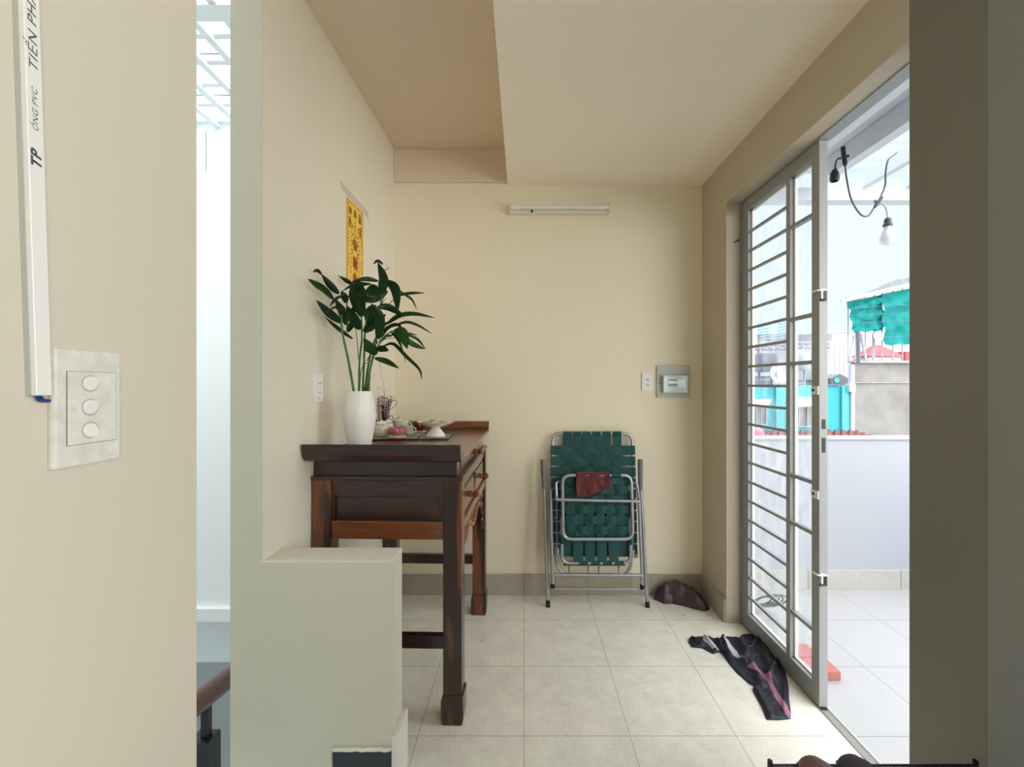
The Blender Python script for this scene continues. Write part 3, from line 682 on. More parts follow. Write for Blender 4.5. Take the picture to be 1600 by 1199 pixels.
for sx in (0, 1):
    for sy in (0, 1):
        b = nb()
        x0, x1 = (X0, X0+.074) if sx == 0 else (X1-.074, X1)
        y0, y1 = (-Y1, -Y1+.072) if sy == 0 else (Y1-.072, Y1)
        box(b, x0, x1, y0, y1, .10, .95, .004)
        # hoof foot: slightly flared block with stepped shoulder
        dx0, dx1 = (.004, .010) if sx == 0 else (-.010, -.004)
        xa, xb = (x0-.001, x1+.008) if sx == 0 else (x0-.008, x1+.006)
        ya, yb = (y0-.004, y1+.006)
        pts = [(xa, .115), (xa, .02), (xa+.006, .0), (xb-.006, .0), (xb, .02), (xb, .09), (xb-.006, .115)] if sx == 0 else [(xa+.006, .115), (xa, .09), (xa, .02), (xa+.006, 0), (xb-.006, 0), (xb, .02), (xb, .115)]
        prism(b, pts, ya, yb, 'y')
        bmesh.ops.bevel(b, geom=[e_ for e_ in b.edges if e_.calc_length() > .02 and all(v.co.z < .12 for v in e_.verts)], offset=.002, segments=1, affect='EDGES')
        L('leg', b, 'wz')
for sgn in (-1, 1):
    f0, f1 = (-.423, -.395) if sgn < 0 else (.395, .423)
    b = nb(); box(b, X0+.07, X1-.07, f0, f1, .893, .948); box(b, X0+.07, X0+.084, f0, f1, .786, .893); box(b, X1-.084, X1-.07, f0, f1, .786, .893); ef = L('end_frame', b, 'wpan')
    b = nb(); box(b, X0+.084, X1-.084, f0+.010, f1-.004 if sgn < 0 else f1-.010, .786, .893); box(b, X0+.094, X1-.094, f0+.006, f1-.006, .797, .882, .003); L('end_panel', b, 'wpan', ef)
    b = nb(); box(b, X0+.07, X1-.07, f0-.004 if sgn < 0 else f0, f1 if sgn < 0 else f1+.004, .757, .788, .004); box(b, X0+.07, X1-.07, f0, f1, .716, .757, .003); L('end_rail', b, 'wlow')
    b = nb(); ys = (-.415, -.385) if sgn < 0 else (.385, .415)
    box(b, X0+.06, X1-.06, ys[0], ys[1], .283, .334, .002); L('stretcher', b, 'wx')
b = nb(); box(b, X0, X0+.02, -.37, .37, .72, .95); L('back_board', b, 'wpan')
b = nb(); box(b, X1-.030, X1-.006, -.37, .37, .912, .95); box(b, X1-.030, X1-.002, -.37, .37, .740, .778, .003); box(b, X1-.03, X1-.008, -.012, .012, .778, .912); L('drawer_frame', b, 'wy_lit')
b = nb(); box(b, X0+.02, X1-.03, -.39, .39, .745, .757); L('drawer_floor', b, 'wpan')
for s in (-1, 1):
    y0, y1 = sorted((s*.014, s*.362)); b = nb(); box(b, X1-.034, X1-.014, y0, y1, .780, .910); box(b, X1-.014, X1-.009, y0+.02, y1-.02, .797, .893, .002); dr = L('drawer', b, 'wy_lit')
    knob(.838, (y0+y1)/2, X1-.009, dr)
# carved openwork apron under the drawers
b = nb(); xa = X1-.016
def scroll(cy, cz, r, turns, a0, dirn):
    pts = []
    for k in range(26):
        f = k/25; a = a0+dirn*f*turns*2*math.pi; q = r*(1-.8*f); pts.append((xa, cy+q*math.cos(a), cz+q*math.sin(a)))
    tube(b, pts, .0065, 6)
for s in (-1, 1):
    tube(b, spline([(xa, s*.362, .50), (xa, s*.352, .58), (xa, s*.335, .60), (xa, s*.338, .64), (xa, s*.29, .665), (xa, s*.25, .655), (xa, s*.20, .69), (xa, s*.12, .69), (xa, s*.06, .66), (xa, 0, .648)], 5), .0085, 7)
    box(b, xa-.008, xa+.008, s*.362-.010, s*.362+.010, .50, .742)
    scroll(s*.33, .70, .034, 1.3, 0, s); scroll(s*.262, .700, .030, 1.2, 2, -s); scroll(s*.19, .718, .022, 1.2, 0, s); scroll(s*.125, .715, .024, 1.2, 2.5, -s); scroll(s*.05, .70, .030, 1.3, 1, s)
    scroll(s*.345, .615, .020, 1.1, 1, s); scroll(s*.348, .555, .018, 1.1, 3, -s)
L('apron', b, 'wy_lit', smooth=True)

# ---- on the table
TZ = 1.0525
vx, vy = P(562, 0, 1.80).x, 1.80
vp = [(.030, 0), (.042, .001), (.044, .012), (.053, .06), (.062, .11), (.0645, .145), (.062, .18), (.055, .215), (.0505, .238), (.0505, .246), (.047, .246), (.046, .235), (.050, .20), (.050, .12)]
prof = [vp[0], vp[1], vp[2]]
for i in range(40):
    z = .012+(.238-.012)*i/39
    for (r0_, z0), (r1_, z1) in zip(vp[2:9], vp[3:9]):
        if z0 <= z <= z1+1e-9: r = r0_+(r1_-r0_)*(z-z0)/(z1-z0); break
    prof.append((r+(.0007 if i % 2 else 0), z+.0005))
prof += vp[9:]
b = nb(); lathe(b, prof, (vx, vy, TZ), 48); tag(link('vase', b, 'vase', smooth=True), 'tall white ribbed ceramic vase holding the green plant', 'vase')
# plant
pl = thing('lucky_bamboo', 'leafy green lucky bamboo plant standing in the white vase', 'plant', (vx, vy, TZ+.02))
random.seed(5)
def Z(zx, zy, D): return P(470+zx/5.45, 400+zy/5.45, D)
PXM = 1.80/F/5.45
def stalk(pts, D0, D1, r0_, r1_, m_='stalk'):
    n_ = len(pts); W = []
    for i, (x, y) in enumerate(pts): W.append(Z(x, y, D0+(D1-D0)*i/(n_-1)))
    W = spline(W, 6); b = nb(); nn = len(W)
    rad = []
    for i in range(nn):
        f = i/(nn-1); rad.append((r0_+(r1_-r0_)*f)*(1.18 if i % 5 == 0 and r0_ > .003 else 1))
    tube(b, W, rad, 9); link('stalk', b, m_, pl, smooth=True)
def base(zx): # inside the vase mouth
    return zx
stalk([(455, 1210), (450, 1150), (410, 920), (385, 800), (352, 640), (345, 500)], 1.79, 1.74, .0058, .0035)
stalk([(497, 1210), (495, 1150), (500, 900), (520, 700), (515, 500)], 1.80, 1.78, .0045, .003, 'leaf2')
stalk([(525, 1210), (528, 1150), (540, 850), (548, 640), (570, 480)], 1.82, 1.84, .0048, .003, 'leaf2')
stalk([(540, 1210), (545, 1150), (590, 860), (650, 680), (740, 600)], 1.81, 1.86, .0052, .003)
stalk([(560, 1210), (565, 1150), (595, 950), (645, 720), (670, 500), (690, 330)], 1.83, 1.80, .0050, .0028, 'leaf2')
stalk([(578, 1210), (580, 1150), (590, 980), (625, 850), (700, 700), (790, 640)], 1.80, 1.78, .0048, .0026)
stalk([(395, 640), (392, 420), (440, 260)], 1.76, 1.74, .0025, .0018, 'leaf')
stalk([(740, 430), (790, 375), (835, 350)], 1.84, 1.84, .002, .0015, 'leaf2')
stalk([(490, 880), (480, 720), (460, 600)], 1.80, 1.77, .0016, .0012, 'leaf')
stalk([(500, 1150), (520, 960), (600, 890)], 1.80, 1.79, .0018, .0014, 'leaf')
stalk([(560, 900), (640, 760), (720, 680), (800, 640)], 1.82, 1.86, .002, .0012, 'leaf2')
stalk([(640, 800), (700, 720), (800, 700), (890, 700)], 1.82, 1.86, .0018, .0012, 'leaf2')
def leaf(pts, wpx, D0, D1, face=0.0, m_='leaf'):
    """blade through traced points; D0->D1 its real reach in depth; face turns the blade about its midrib"""
    n_ = len(pts); W = [Z(x, y, D0+(D1-D0)*i/(n_-1)) for i, (x, y) in enumerate(pts)]
    W = spline(W, max(5, 14//(n_-1))); nn = len(W); b = nb(); rows = []
    for i, p in enumerate(W):
        t_ = (W[min(i+1, nn-1)]-W[max(i-1, 0)]).normalized()
        view = Vector((0, 1, 0)); s = t_.cross(view)
        if s.length < .1: s = Vector((1, 0, 0))
        s.normalize(); nrm = s.cross(t_).normalized()
        s2 = s*math.cos(face)+nrm*math.sin(face); n2 = s2.cross(t_)
        f = i/(nn-1)
        hw_ = wpx*1.18*PXM*.5*max(.03, (math.sin(math.pi*min(1, f*.93+.07))**.75)*(1-.25*f)*1.1)
        rows.append([b.verts.new(p - s2*hw_ + n2*hw_*.30), b.verts.new(p-s2*hw_*.5+n2*hw_*.10), b.verts.new(p), b.verts.new(p+s2*hw_*.5+n2*hw_*.10), b.verts.new(p + s2*hw_ + n2*hw_*.30)])
    for A, B_ in zip(rows, rows[1:]):
        for k in range(4): b.faces.new([A[k], A[k+1], B_[k+1], B_[k]])
    bmesh.ops.solidify(b, geom=b.faces[:], thickness=.0006)
    link('leaf', b, m_, pl, smooth=True)
LV = [
 ([(270, 375), (180, 285), (60, 197)], 62, 1.75, 1.60, .2, 'leaf2'), ([(325, 325), (250, 250), (175, 158)], 50, 1.76, 1.70, -.3, 'leaf'), ([(178, 165), (140, 128), (103, 142)], 26, 1.70, 1.68, .3, 'leaf'),
 ([(350, 575), (235, 490), (130, 378)], 64, 1.75, 1.66, .2, 'leaf'), ([(440, 710), (310, 620), (200, 520)], 34, 1.77, 1.72, .4, 'leaf'), ([(395, 482), (280, 445), (180, 508)], 44, 1.74, 1.58, -.5, 'leaf'),
 ([(370, 345), (310, 345), (245, 435)], 66, 1.74, 1.60, -.3, 'leaf'), ([(688, 310), (700, 200), (655, 55)], 74, 1.80, 1.80, .1, 'leaf'), ([(690, 310), (705, 220), (715, 130)], 72, 1.81, 1.84, -.3, 'leaf2'), ([(700, 75), (655, 45), (615, 75)], 22, 1.80, 1.76, .2, 'leaf'),
 ([(738, 212), (805, 290), (825, 485)], 72, 1.84, 1.80, .2, 'leaf'), ([(690, 150), (730, 115), (768, 98)], 8, 1.84, 1.90, 0, 'leaf'), ([(825, 340), (930, 318), (1058, 318)], 28, 1.84, 1.90, .3, 'leaf'), ([(822, 290), (900, 340), (950, 380), (990, 468)], 20, 1.84, 1.88, .2, 'leaf'),
 ([(735, 582), (850, 505), (980, 495), (1145, 532)], 42, 1.82, 1.96, .3, 'leaf'), ([(790, 600), (900, 566), (1010, 600), (1125, 672)], 24, 1.86, 1.95, .2, 'leaf'), ([(790, 640), (860, 665), (908, 795)], 88, 1.78, 1.72, .1, 'leaf2'),
 ([(890, 705), (960, 755), (1062, 797)], 44, 1.86, 1.92, .3, 'leaf2'), ([(870, 665), (930, 665), (992, 680)], 18, 1.86, 1.93, .2, 'leaf'), ([(890, 670), (990, 710), (1060, 792)], 20, 1.84, 1.94, .2, 'leaf'),
 ([(700, 770), (790, 752), (900, 860), (1010, 970), (1030, 1062)], 28, 1.82, 1.84, .3, 'leaf'), ([(630, 872), (730, 900), (838, 962)], 44, 1.80, 1.74, .3, 'leaf2'), ([(642, 845), (590, 790), (533, 702)], 80, 1.78, 1.72, .1, 'leaf2'),
 ([(635, 790), (690, 790), (748, 812)], 52, 1.77, 1.72, .3, 'leaf'), ([(655, 710), (668, 530), (600, 408)], 74, 1.78, 1.72, -.1, 'leaf'), ([(465, 205), (480, 350), (515, 528)], 120, 1.74, 1.68, .1, 'leaf'),
 ([(660, 218), (560, 200), (450, 212)], 34, 1.80, 1.72, .4, 'leaf'), ([(595, 238), (450, 245), (348, 305)], 42, 1.76, 1.66, -.4, 'leaf'), ([(440, 245), (390, 215), (325, 172)], 32, 1.76, 1.72, .1, 'leaf'),
 ([(625, 245), (600, 330), (520, 345)], 110, 1.80, 1.76, .3, 'leaf'), ([(735, 300), (630, 360), (540, 395)], 66, 1.82, 1.76, .2, 'leaf'), ([(860, 505), (740, 440), (640, 440)], 54, 1.84, 1.76, .3, 'leaf'),
 ([(540, 650), (620, 560), (725, 500)], 90, 1.82, 1.86, .2, 'leaf'), ([(505, 630), (450, 540), (395, 430)], 76, 1.78, 1.72, -.2, 'leaf'), ([(395, 650), (425, 590), (485, 540)], 54, 1.79, 1.80, .2, 'leaf'),
 ([(382, 405), (372, 350), (345, 300)], 50, 1.76, 1.74, -.2, 'leaf'), ([(740, 570), (830, 510), (945, 485)], 34, 1.86, 1.92, .2, 'leaf'), ([(385, 590), (345, 480), (290, 370)], 76, 1.80, 1.78, .3, 'leaf'),
 ([(760, 640), (830, 720), (872, 822)], 20, 1.84, 1.80, .2, 'leaf'), ([(870, 830), (885, 870), (886, 918)], 7, 1.85, 1.85, 0, 'leaf'), ([(560, 640), (600, 620), (640, 600)], 40, 1.81, 1.80, .2, 'leaf2'),
 ([(430, 460), (470, 440), (540, 430)], 70, 1.82, 1.80, .2, 'leaf'), ([(560, 560), (590, 470), (640, 420)], 80, 1.84, 1.84, .1, 'leaf2'), ([(520, 520), (500, 430), (470, 380)], 80, 1.83, 1.83, -.2, 'leaf'),
 ([(700, 650), (760, 600), (830, 590), (875, 650)], 30, 1.82, 1.80, .2, 'leaf'), ([(690, 620), (720, 580), (760, 560)], 24, 1.80, 1.82, .2, 'leaf'), ([(680, 700), (740, 620), (800, 600)], 22, 1.80, 1.84, .2, 'leaf'),
 ([(660, 760), (720, 690), (770, 680), (800, 650)], 20, 1.80, 1.84, .2, 'leaf'), ([(560, 820), (545, 780), (550, 740)], 30, 1.79, 1.78, .2, 'leaf2'), ([(660, 340), (690, 320), (730, 295)], 34, 1.82, 1.84, .1, 'leaf'),
]
for a_ in LV: leaf(*a_)
for (pts) in ([(690, 400), (705, 360), (722, 330)], [(680, 420), (712, 380), (726, 355)]): stalk(pts, 1.82, 1.82, .0018, .0008, 'leaf')

# glass sheet with papers
g0 = thing('glass_sheet', 'clear glass sheet lying on the altar table over papers', 'glass', (-.58, 2.22, TZ+.007), (0, 0, R(4)))
b = nb(); box(b, -.235, .235, -.17, .20, 0, .006, .001); link('pane', b, 'clear', g0, local=True)
b = nb(); box(b, -.20, .05, -.165, .05, -.0055, -.0008); box(b, .06, .20, -.16, -.02, -.0055, -.0008)
tag(link('paper', b, 'paper', local=True), 'printed papers pressed under the glass sheet on the altar table', 'paper')
bpy.data.objects['paper'].location = (-.58, 2.22, TZ+.0065); bpy.data.objects['paper'].rotation_euler = (0, 0, R(4))
b = nb(); box(b, -.12, .03, -.172, -.145, 0, .0012)
o = link('red_envelope', b, 'redpap', origin=(0, 0, 0)); o.location = (-.58, 2.215, TZ+.0002); o.rotation_euler = (0, 0, R(4)); tag(o, 'thin red and gold paper strip under the near edge of the glass sheet', 'paper')
GZ = TZ+.013
def jar(x, y, z, r, h, label, grp=None):
    t_ = thing('lidded_jar', label, 'jar', (x, y, z), group=grp)
    b = nb(); lathe(b, [(r*.6, 0), (r*.75, .004), (r*.98, h*.25), (r, h*.45), (r*.85, h*.68), (r*.5, h*.78)], (x, y, z), 28); link('body', b, 'flor', t_, smooth=True)
    b = nb(); lathe(b, [(r*.62, h*.77), (r*.66, h*.80), (r*.50, h*.90), (r*.12, h*.93), (r*.18, h*.98), (r*.10, h*1.0)], (x, y, z), 24); link('lid', b, 'porc', t_, smooth=True)
jar(P(596, 0, 2.17).x, 2.17, GZ, .042, .082, 'squat lidded porcelain jar right behind the white vase')
jar(P(607, 0, 2.29).x, 2.29, GZ, .030, .078, 'small lidded jar beside the curled incense sticks')
def cup(x, y, z, r, h, label):
    t_ = thing('porcelain_cup', label, 'cup', (x, y, z), group='small cups on the altar')
    b = nb(); lathe(b, [(r*.6, 0), (r*.8, .006), (r, h*.5), (r*1.02, h), (r*.95, h), (r*.9, h*.5), (r*.5, .012)], (x, y, z), 26); link('bowl', b, 'flor', t_, smooth=True)
    b = nb(); tube(b, spline([(x+r*.95, y-.01, z+h*.8), (x+r*1.45, y-.012, z+h*.75), (x+r*1.5, y-.012, z+h*.4), (x+r*.9, y-.01, z+h*.2)], 5), .0035, 7); link('handle', b, 'porc', t_, smooth=True)
cup(P(628, 0, 2.32).x, 2.32, GZ, .036, .068, 'sprigged porcelain cup just behind the front pink lotus holder')
cup(P(637, 0, 2.24).x+.005, 2.24, GZ, .026, .045, 'smaller sprigged cup to the right of the front pink lotus holder')
def lotus(x, y, z, r, h, m_, label):
    t_ = thing('lotus_candle_holder', label, 'candle holder', (x, y, z), group='lotus candle holders')
    b = nb(); lathe(b, [(r*.7, 0), (r*1.02, .003), (r*1.05, .006), (r*.8, .009)], (x, y, z), 28); link('saucer', b, 'porc', t_, smooth=True)
    for ring, n_, rr, hh in ((0, 7, r, h), (1, 7, r*.8, h*.95)):
        b = nb()
        for k in range(n_):
            a0 = 2*math.pi*(k+.5*ring+.25)/n_; g = []
            for j in range(7):
                v = j/6; row = []
                for i in range(7):
                    u = i/6-.5; wv = 1.0 if v < .6 else max(.45, math.cos((v-.6)*2.3))
                    a = a0+u*2*math.pi/n_*1.15*wv; q = rr*(.62+.42*math.sin(v*math.pi*.62)) * (1-.10*(2*u)**2)
                    row.append(b.verts.new((x+q*math.cos(a), y+q*math.sin(a), z+.006+hh*v*(1-.12*(2*u)**2))))
                g.append(row)
            for j in range(6):
                for i in range(6): b.faces.new([g[j][i], g[j][i+1], g[j+1][i+1], g[j+1][i]])
        bmesh.ops.solidify(b, geom=b.faces[:], thickness=.002); link('petals', b, m_, t_, smooth=True)
    b = nb(); lathe(b, [(r*.55, .008), (r*.55, h*.55), (r*.1, h*.56)], (x, y, z), 20); link('candle', b, 'cream', t_, smooth=True)
lotus(P(621, 0, 2.12).x, 2.12, GZ, .040, .044, 'pink', 'pink lotus shaped candle holder at the front of the altar glass')
lotus(P(655, 0, 2.46).x, 2.46, TZ, .038, .050, 'redpink', 'darker red lotus candle holder behind the white footed dish')
# footed dish
fx, fy = P(681, 0, 2.17).x, 2.17
t_ = thing('footed_dish', 'white scalloped footed porcelain dish on the altar table', 'dish', (fx, fy, GZ))
b = nb(); lathe(b, [(.046, 0), (.048, .006), (.040, .016), (.027, .032), (.020, .042), (.022, .047), (.05, .051), (.085, .066), (.094, .074), (.091, .075), (.07, .064), (.03, .056)], (fx, fy, GZ), 64, lobes=10, amp=.010); link('bowl', b, 'porc', t_, smooth=True)
for k in range(7):
    a = 2*math.pi*k/7+.3; q = .056 if k else 0
    x, y = fx+q*math.cos(a), fy+q*math.sin(a); zz = GZ+(.0665 if k else .0605)
    b = nb(); lathe(b, [(.010, 0), (.018, .003), (.0185, .008), (.013, .011), (.003, .0115)], (x, y, zz), 16)
    tag(link('rice_cake', b, 'cream' if k % 2 else 'olive', smooth=True), ['olive cake in the middle of the white footed dish', 'cream cake at the right side of the white footed dish', 'olive cake at the back right of the footed dish', 'cream cake at the back left of the footed dish', 'olive cake at the left side of the footed dish', 'cream cake at the front left of the white footed dish', 'olive cake at the front right of the footed dish'][k], 'cake', 'round cakes in the footed dish')
# incense burner with curled sticks
ix, iy = P(601, 0, 2.42).x, 2.42
t_ = thing('incense_burner', 'round blue grey incense burner behind the vase', 'incense burner', (ix, iy, TZ))
b = nb(); lathe(b, [(.030, 0), (.034, .006), (.042, .03), (.045, .055), (.041, .068), (.045, .074), (.040, .074), (.036, .06)], (ix, iy, TZ), 30); link('pot', b, 'blueporc', t_, smooth=True)
b = nb(); lathe(b, [(.036, .060), (.036, .066), (.01, .070)], (ix, iy, TZ), 24); link('ash', b, 'ash', t_)
random.seed(21)
inc = thing('incense_sticks', 'bunch of burnt curled purple incense sticks rising from the burner', 'incense', (ix, iy, TZ+.07))
zb = TZ+.068
for k in range(18):
    a = random.uniform(0, 6.28); q = random.uniform(.004, .030); bx_, by_ = ix+q*math.cos(a), iy+q*math.sin(a)*.8
    hgt = random.uniform(.08, .145); cr = random.uniform(.015, .05); dr_ = random.choice((-1, 1, 1)); a2 = random.uniform(-.6, .6)
    pts = [(bx_, by_, zb-.004), (bx_*1+.2*(bx_-ix), by_, zb+hgt*.6)]
    top = Vector((bx_+.25*(bx_-ix), by_, zb+hgt)); pts.append(tuple(top))
    for j in range(1, 7):
        th = j*.55; pts.append((top.x+dr_*cr*math.sin(th)*math.cos(a2), top.y-cr*.5*math.sin(th)*math.sin(a2)-.004*j, top.z+cr*.5*math.sin(th*.9)-cr*.55*(1-math.cos(th))))
    b = nb(); tube(b, spline(pts, 4), .0016 if k % 2 else .002, 5); tag(link('incense_stick', b, 'ash' if k % 3 else 'incred', inc, smooth=True))
for k in range(12):
    a = 2*math.pi*k/12; b = nb(); tube(b, [(ix+.012*math.cos(a), iy+.012*math.sin(a), zb-.004), (ix+.016*math.cos(a), iy+.016*math.sin(a), zb+.07+.02*math.sin(k*2))], .0022, 5); link('stick_core', b, 'incred', inc)
b = nb(); tube(b, spline([(ix, iy, zb), (ix+.002, iy, zb+.14), P(597, 590, 2.42), P(593, 567, 2.42)], 6), .0011, 5); link('incense_stick', b, 'ash', inc)
b = nb(); tube(b, spline([P(600, 640, 2.42), P(600, 614, 2.42), P(590, 606, 2.42), P(578, 602, 2.42), P(560, 598, 2.42)], 6), .0012, 5); link('incense_stick', b, 'ash', inc)
b = nb(); tube(b, spline([P(606, 655, 2.42), P(612, 650, 2.40), P(617, 658, 2.38), P(624, 652, 2.36)], 6), .002, 5); link('incense_stick', b, 'incred', inc)

# ================================================================== LEFT WALL ITEMS (wall runs slightly off axis)
WA = R(-1.47); WY0 = 1.396
def wallpt(y, z, off): # point on the left wall face, off metres into the room
    x = -.845+(y-1.396)*.02568; return Vector((x+off, y, z))
wrot = (0, 0, WA)
def wl(y, z): p = wallpt(y, z, 0); return tuple(p)
t_ = thing('power_socket', 'white double power socket on the left wall beside the vase', 'socket', wl(1.741, 1.2535), wrot)
b = nb(); box(b, 0, .010, -.037, .037, 0, .119, .003); link('plate', b, 'plast', t_, local=True)
b = nb(); box(b, .010, .0115, -.024, .024, .022, .098, .001); ins = link('insert', b, 'plast', t_, local=True)
b = nb()
for z in (.041, .077):
    for y in (-.005, .011): lathe(b, [(.0028, .0114), (.0028, .0120)], (0, y, z), 10, 'x')
link('pin_hole', b, 'dark', ins, local=True)
b = nb(); box(b, .0114, .0119, -.004, .004, .012, .019); link('mark', b, 'plastg', ins, local=True)
# talisman
t_ = thing('talisman_print', 'yellow paper talisman printed with red figures taped high on the left wall', 'talisman', wl(2.114, 1.80), wrot)
b = nb(); box(b, .001, .0016, -.098, .098, 0, .405); link('sheet', b, 'yellow', t_, local=True)
b = nb(); e0, e1 = .0016, .0019
box(b, e0, e1, -.094, .094, .397, .400); box(b, e0, e1, -.094, .094, .004, .007); box(b, e0, e1, -.094, -.090, .004, .400); box(b, e0, e1, .090, .094, .004, .400)
link('border', b, 'tred', t_, local=True)
random.seed(8)
def glyph(bm, cy, cz, w_, h_, n_):
    for _ in range(n_):
        if random.random() < .5:
            q = cz+random.uniform(-h_, h_)*.45; a_ = cy-w_*random.uniform(.2, .5); c_ = cy+w_*random.uniform(.2, .5); box(bm, e0, e1, a_, c_, q-h_*.06, q+h_*.06)
        else:
            q = cy+random.uniform(-w_, w_)*.4; a_ = cz-h_*random.uniform(.2, .5); c_ = cz+h_*random.uniform(.2, .5); box(bm, e0, e1, q-w_*.06, q+w_*.06, a_, c_)
b = nb()
for cy in (-.076, .076):
    for i in range(17): glyph(b, cy, .385-.0165*i-(.1 if i > 12 else 0)*.3, .013, .0125, 5)
for cy in (-.045, .045):
    for i in range(12): glyph(b, cy, .30-.021*i, .014, .014, 5)
for i in range(5): glyph(b, -.0, .315-.018*i, .022, .015, 6)
nf1 = len(b.faces)
for cy in (-.055, 0, .055):
    for _ in range(3): glyph(b, cy, .355, .032, .045, 5)
for cy in (-.030, .030):
    for i in range(4): glyph(b, cy, .29-.04*i, .018, .026, 6)
nf2 = len(b.faces)
for (cy, cz, ra, rb) in ((0, .205, .026, .034), (0, .125, .032, .045), (-.060, .30, .012, .03), (.062, .29, .012, .036), (0, .05, .03, .03)):
    for _ in range(5):
        glyph(b, cy, cz, ra*2.0, rb*1.8, 4)
    prism(b, [(cy+ra*.4*math.cos(a)*(1+.2*math.sin(3*a)), cz+rb*.5*math.sin(a)) for a in [2*math.pi*k/20 for k in range(20)]], e0, e1-.0001, 'x')
b.faces.ensure_lookup_table()
for i_, f_ in enumerate(b.faces): f_.material_index = 0 if i_ < nf1 else (1 if i_ < nf2 else 2)
link('printing', b, ['tred', 'tolive', 'torange'], t_, local=True)
b = nb(); prism(b, [(-.162, .452), (.168, .438), (.172, .385), (.150, .405), (-.140, .418)], .0003, .0012, 'x'); prism(b, [(-.185, .02), (-.105, .015), (-.105, -.025), (-.18, -.02)], .0003, .0012, 'x')
link('tape', b, 'tape', t_, local=True)

# ================================================================== NEAR LEFT WALL
WX = -.47
t_ = thing('light_switch', 'paint-smeared white triple rocker switch plate in the left foreground', 'light switch', (WX, .46, 1.2436))
b = nb(); box(b, WX, WX+.0078, .425, .496, 1.2440, 1.3655, .003); link('plate', b, 'smear', t_)
b = nb(); box(b, WX+.0078, WX+.0085, .4365, .4890, 1.2668, 1.3422, .0003); pn = link('panel', b, 'smear', t_)
b = nb(); 
for (a0, a1, c0_, c1_) in ((.4361, .4894, 1.3421, 1.3425), (.4361, .4894, 1.2664, 1.2668), (.4361, .4365, 1.2664, 1.3425), (.4890, .4894, 1.2664, 1.3425)): box(b, WX+.0076, WX+.0082, a0, a1, c0_, c1_)
link('panel_gap', b, 'dark', pn)
for k, py in enumerate((600, 637, 673)):
    z = H-(py-CY)*.457/F; rk_c = (0, .4595, z)
    b = nb(); lathe(b, [(.0093, WX+.0084), (.0093, WX+.0088), (.0082, WX+.0089)], rk_c, 26, 'x'); link('bezel', b, 'dark' if False else 'plastg', pn, smooth=True)
    b = nb(); lathe(b, [(.0079, WX+.0085), (.0076, WX+.0100), (.0071, WX+.0105)], rk_c, 26, 'x')
    for v in b.verts:
        if v.co.x > WX+.0095: v.co.x += (-.0017 if k == 2 else .0017)*(v.co.z-z)/.008
    link('rocker', b, 'plast', pn, smooth=True)
# trunking with printed text
LEAN = (.4098-.421)/(1.695-1.319)
t_ = thing('cable_trunking', 'white plastic cable trunking running down to the foreground switch', 'trunking', (WX, .414, 1.319))
def trk(b, y0, y1, x0, x1, z0, z1):
    box(b, x0, x1, y0, y1, z0, z1)
    for v in b.verts: v.co.y += (v.co.z-1.319)*LEAN if not getattr(v, 'tag', False) else 0
b = nb(); trk(b, .4075, .421, WX+.0003, WX+.0103, 1.3185, 2.58); bmesh.ops.bevel(b, geom=b.edges[:], offset=.0006, segments=1, affect='EDGES'); link('cover', b, 'plast', t_)
b = nb(); trk(b, .4068, .4080, WX, WX+.0055, 1.3185, 2.58); link('base', b, 'dark' if False else 'plastg', t_)
b = nb(); 
for dy in (0, .003): tube(b, spline([(WX+.004, .4125+dy, 1.33), (WX+.004, .4135+dy, 1.3165), (WX+.0035, .418+dy, 1.3135), (WX+.003, .427, 1.3130)], 5), .0016, 7)
link('wire', b, 'blue', t_, smooth=True)
def text(s, size, z, yc, parent, shear=0, wide=1.0, bold=0):
    cu = bpy.data.curves.new('t', 'FONT'); cu.body = s; cu.size = size; cu.align_y = 'CENTER'; cu.shear = shear; cu.space_character = 1.1; cu.offset = bold
    o = bpy.data.objects.new('t', cu); C.objects.link(o)
    dg = bpy.context.evaluated_depsgraph_get(); me = bpy.data.meshes.new_from_object(o.evaluated_get(dg))
    bpy.data.objects.remove(o); b = nb(); b.from_mesh(me); bpy.data.meshes.remove(me)
    # text x -> up, text y -> towards the viewer side of the face (-Y), normal -> +X
    Mx = Matrix(((0, 0, 1, WX+.01042), (0, -1, 0, yc), (wide, 0, 0, z), (0, 0, 0, 1)))
    b.transform(Mx)
    for v in b.verts: v.co.y += (v.co.z-1.319)*LEAN
    link('printed_text', b, 'ink', parent)
zat = lambda py: H-(py-CY)*.412/F
text('TP', .0120, zat(268), .4140, t_, .25, 1.15, .0004)
text('ỐNG PVC', .0068, zat(211), .4142, t_, .25, 1.25)
text('TIẾN PHÁT', .0105, zat(121), .4142, t_, .25, 1.45)

# ================================================================== BACK WALL ITEMS
BY = 2.72
def bw(px): return (px-CX)*BY/F
def bz(py): return H-(py-CY)*BY/F
t_ = thing('wall_lamp', 'unlit fluorescent batten lamp on the back wall', 'lamp', ((bw(795)+bw(952))/2, BY, bz(338)))
b = nb(); box(b, bw(798), bw(949), BY-.030, BY, bz(337.5), bz(331.5), .002); box(b, bw(798), bw(949), BY-.012, BY, bz(331.5), bz(323)); link('housing', b, 'fix', t_)
for px in (796.8, 950.2):
    b = nb(); box(b, bw(px)-.006, bw(px)+.006, BY-.052, BY, bz(336.5), bz(321.5), .003); eh = link('end_holder', b, 'fix', t_)
b = nb(); tube(b, [(bw(812), BY-.037, bz(328.3)), (bw(936), BY-.037, bz(328.3))], .0135, 18); tb = link('tube', b, 'tube', t_, smooth=True)
b = nb(); tube(b, [(bw(798), BY-.037, bz(328.3)), (bw(812), BY-.037, bz(328.3))], .0138, 18); tube(b, [(bw(936), BY-.037, bz(328.3)), (bw(949), BY-.037, bz(328.3))], .0138, 18); link('tube_cap', b, 'plast', tb, smooth=True)
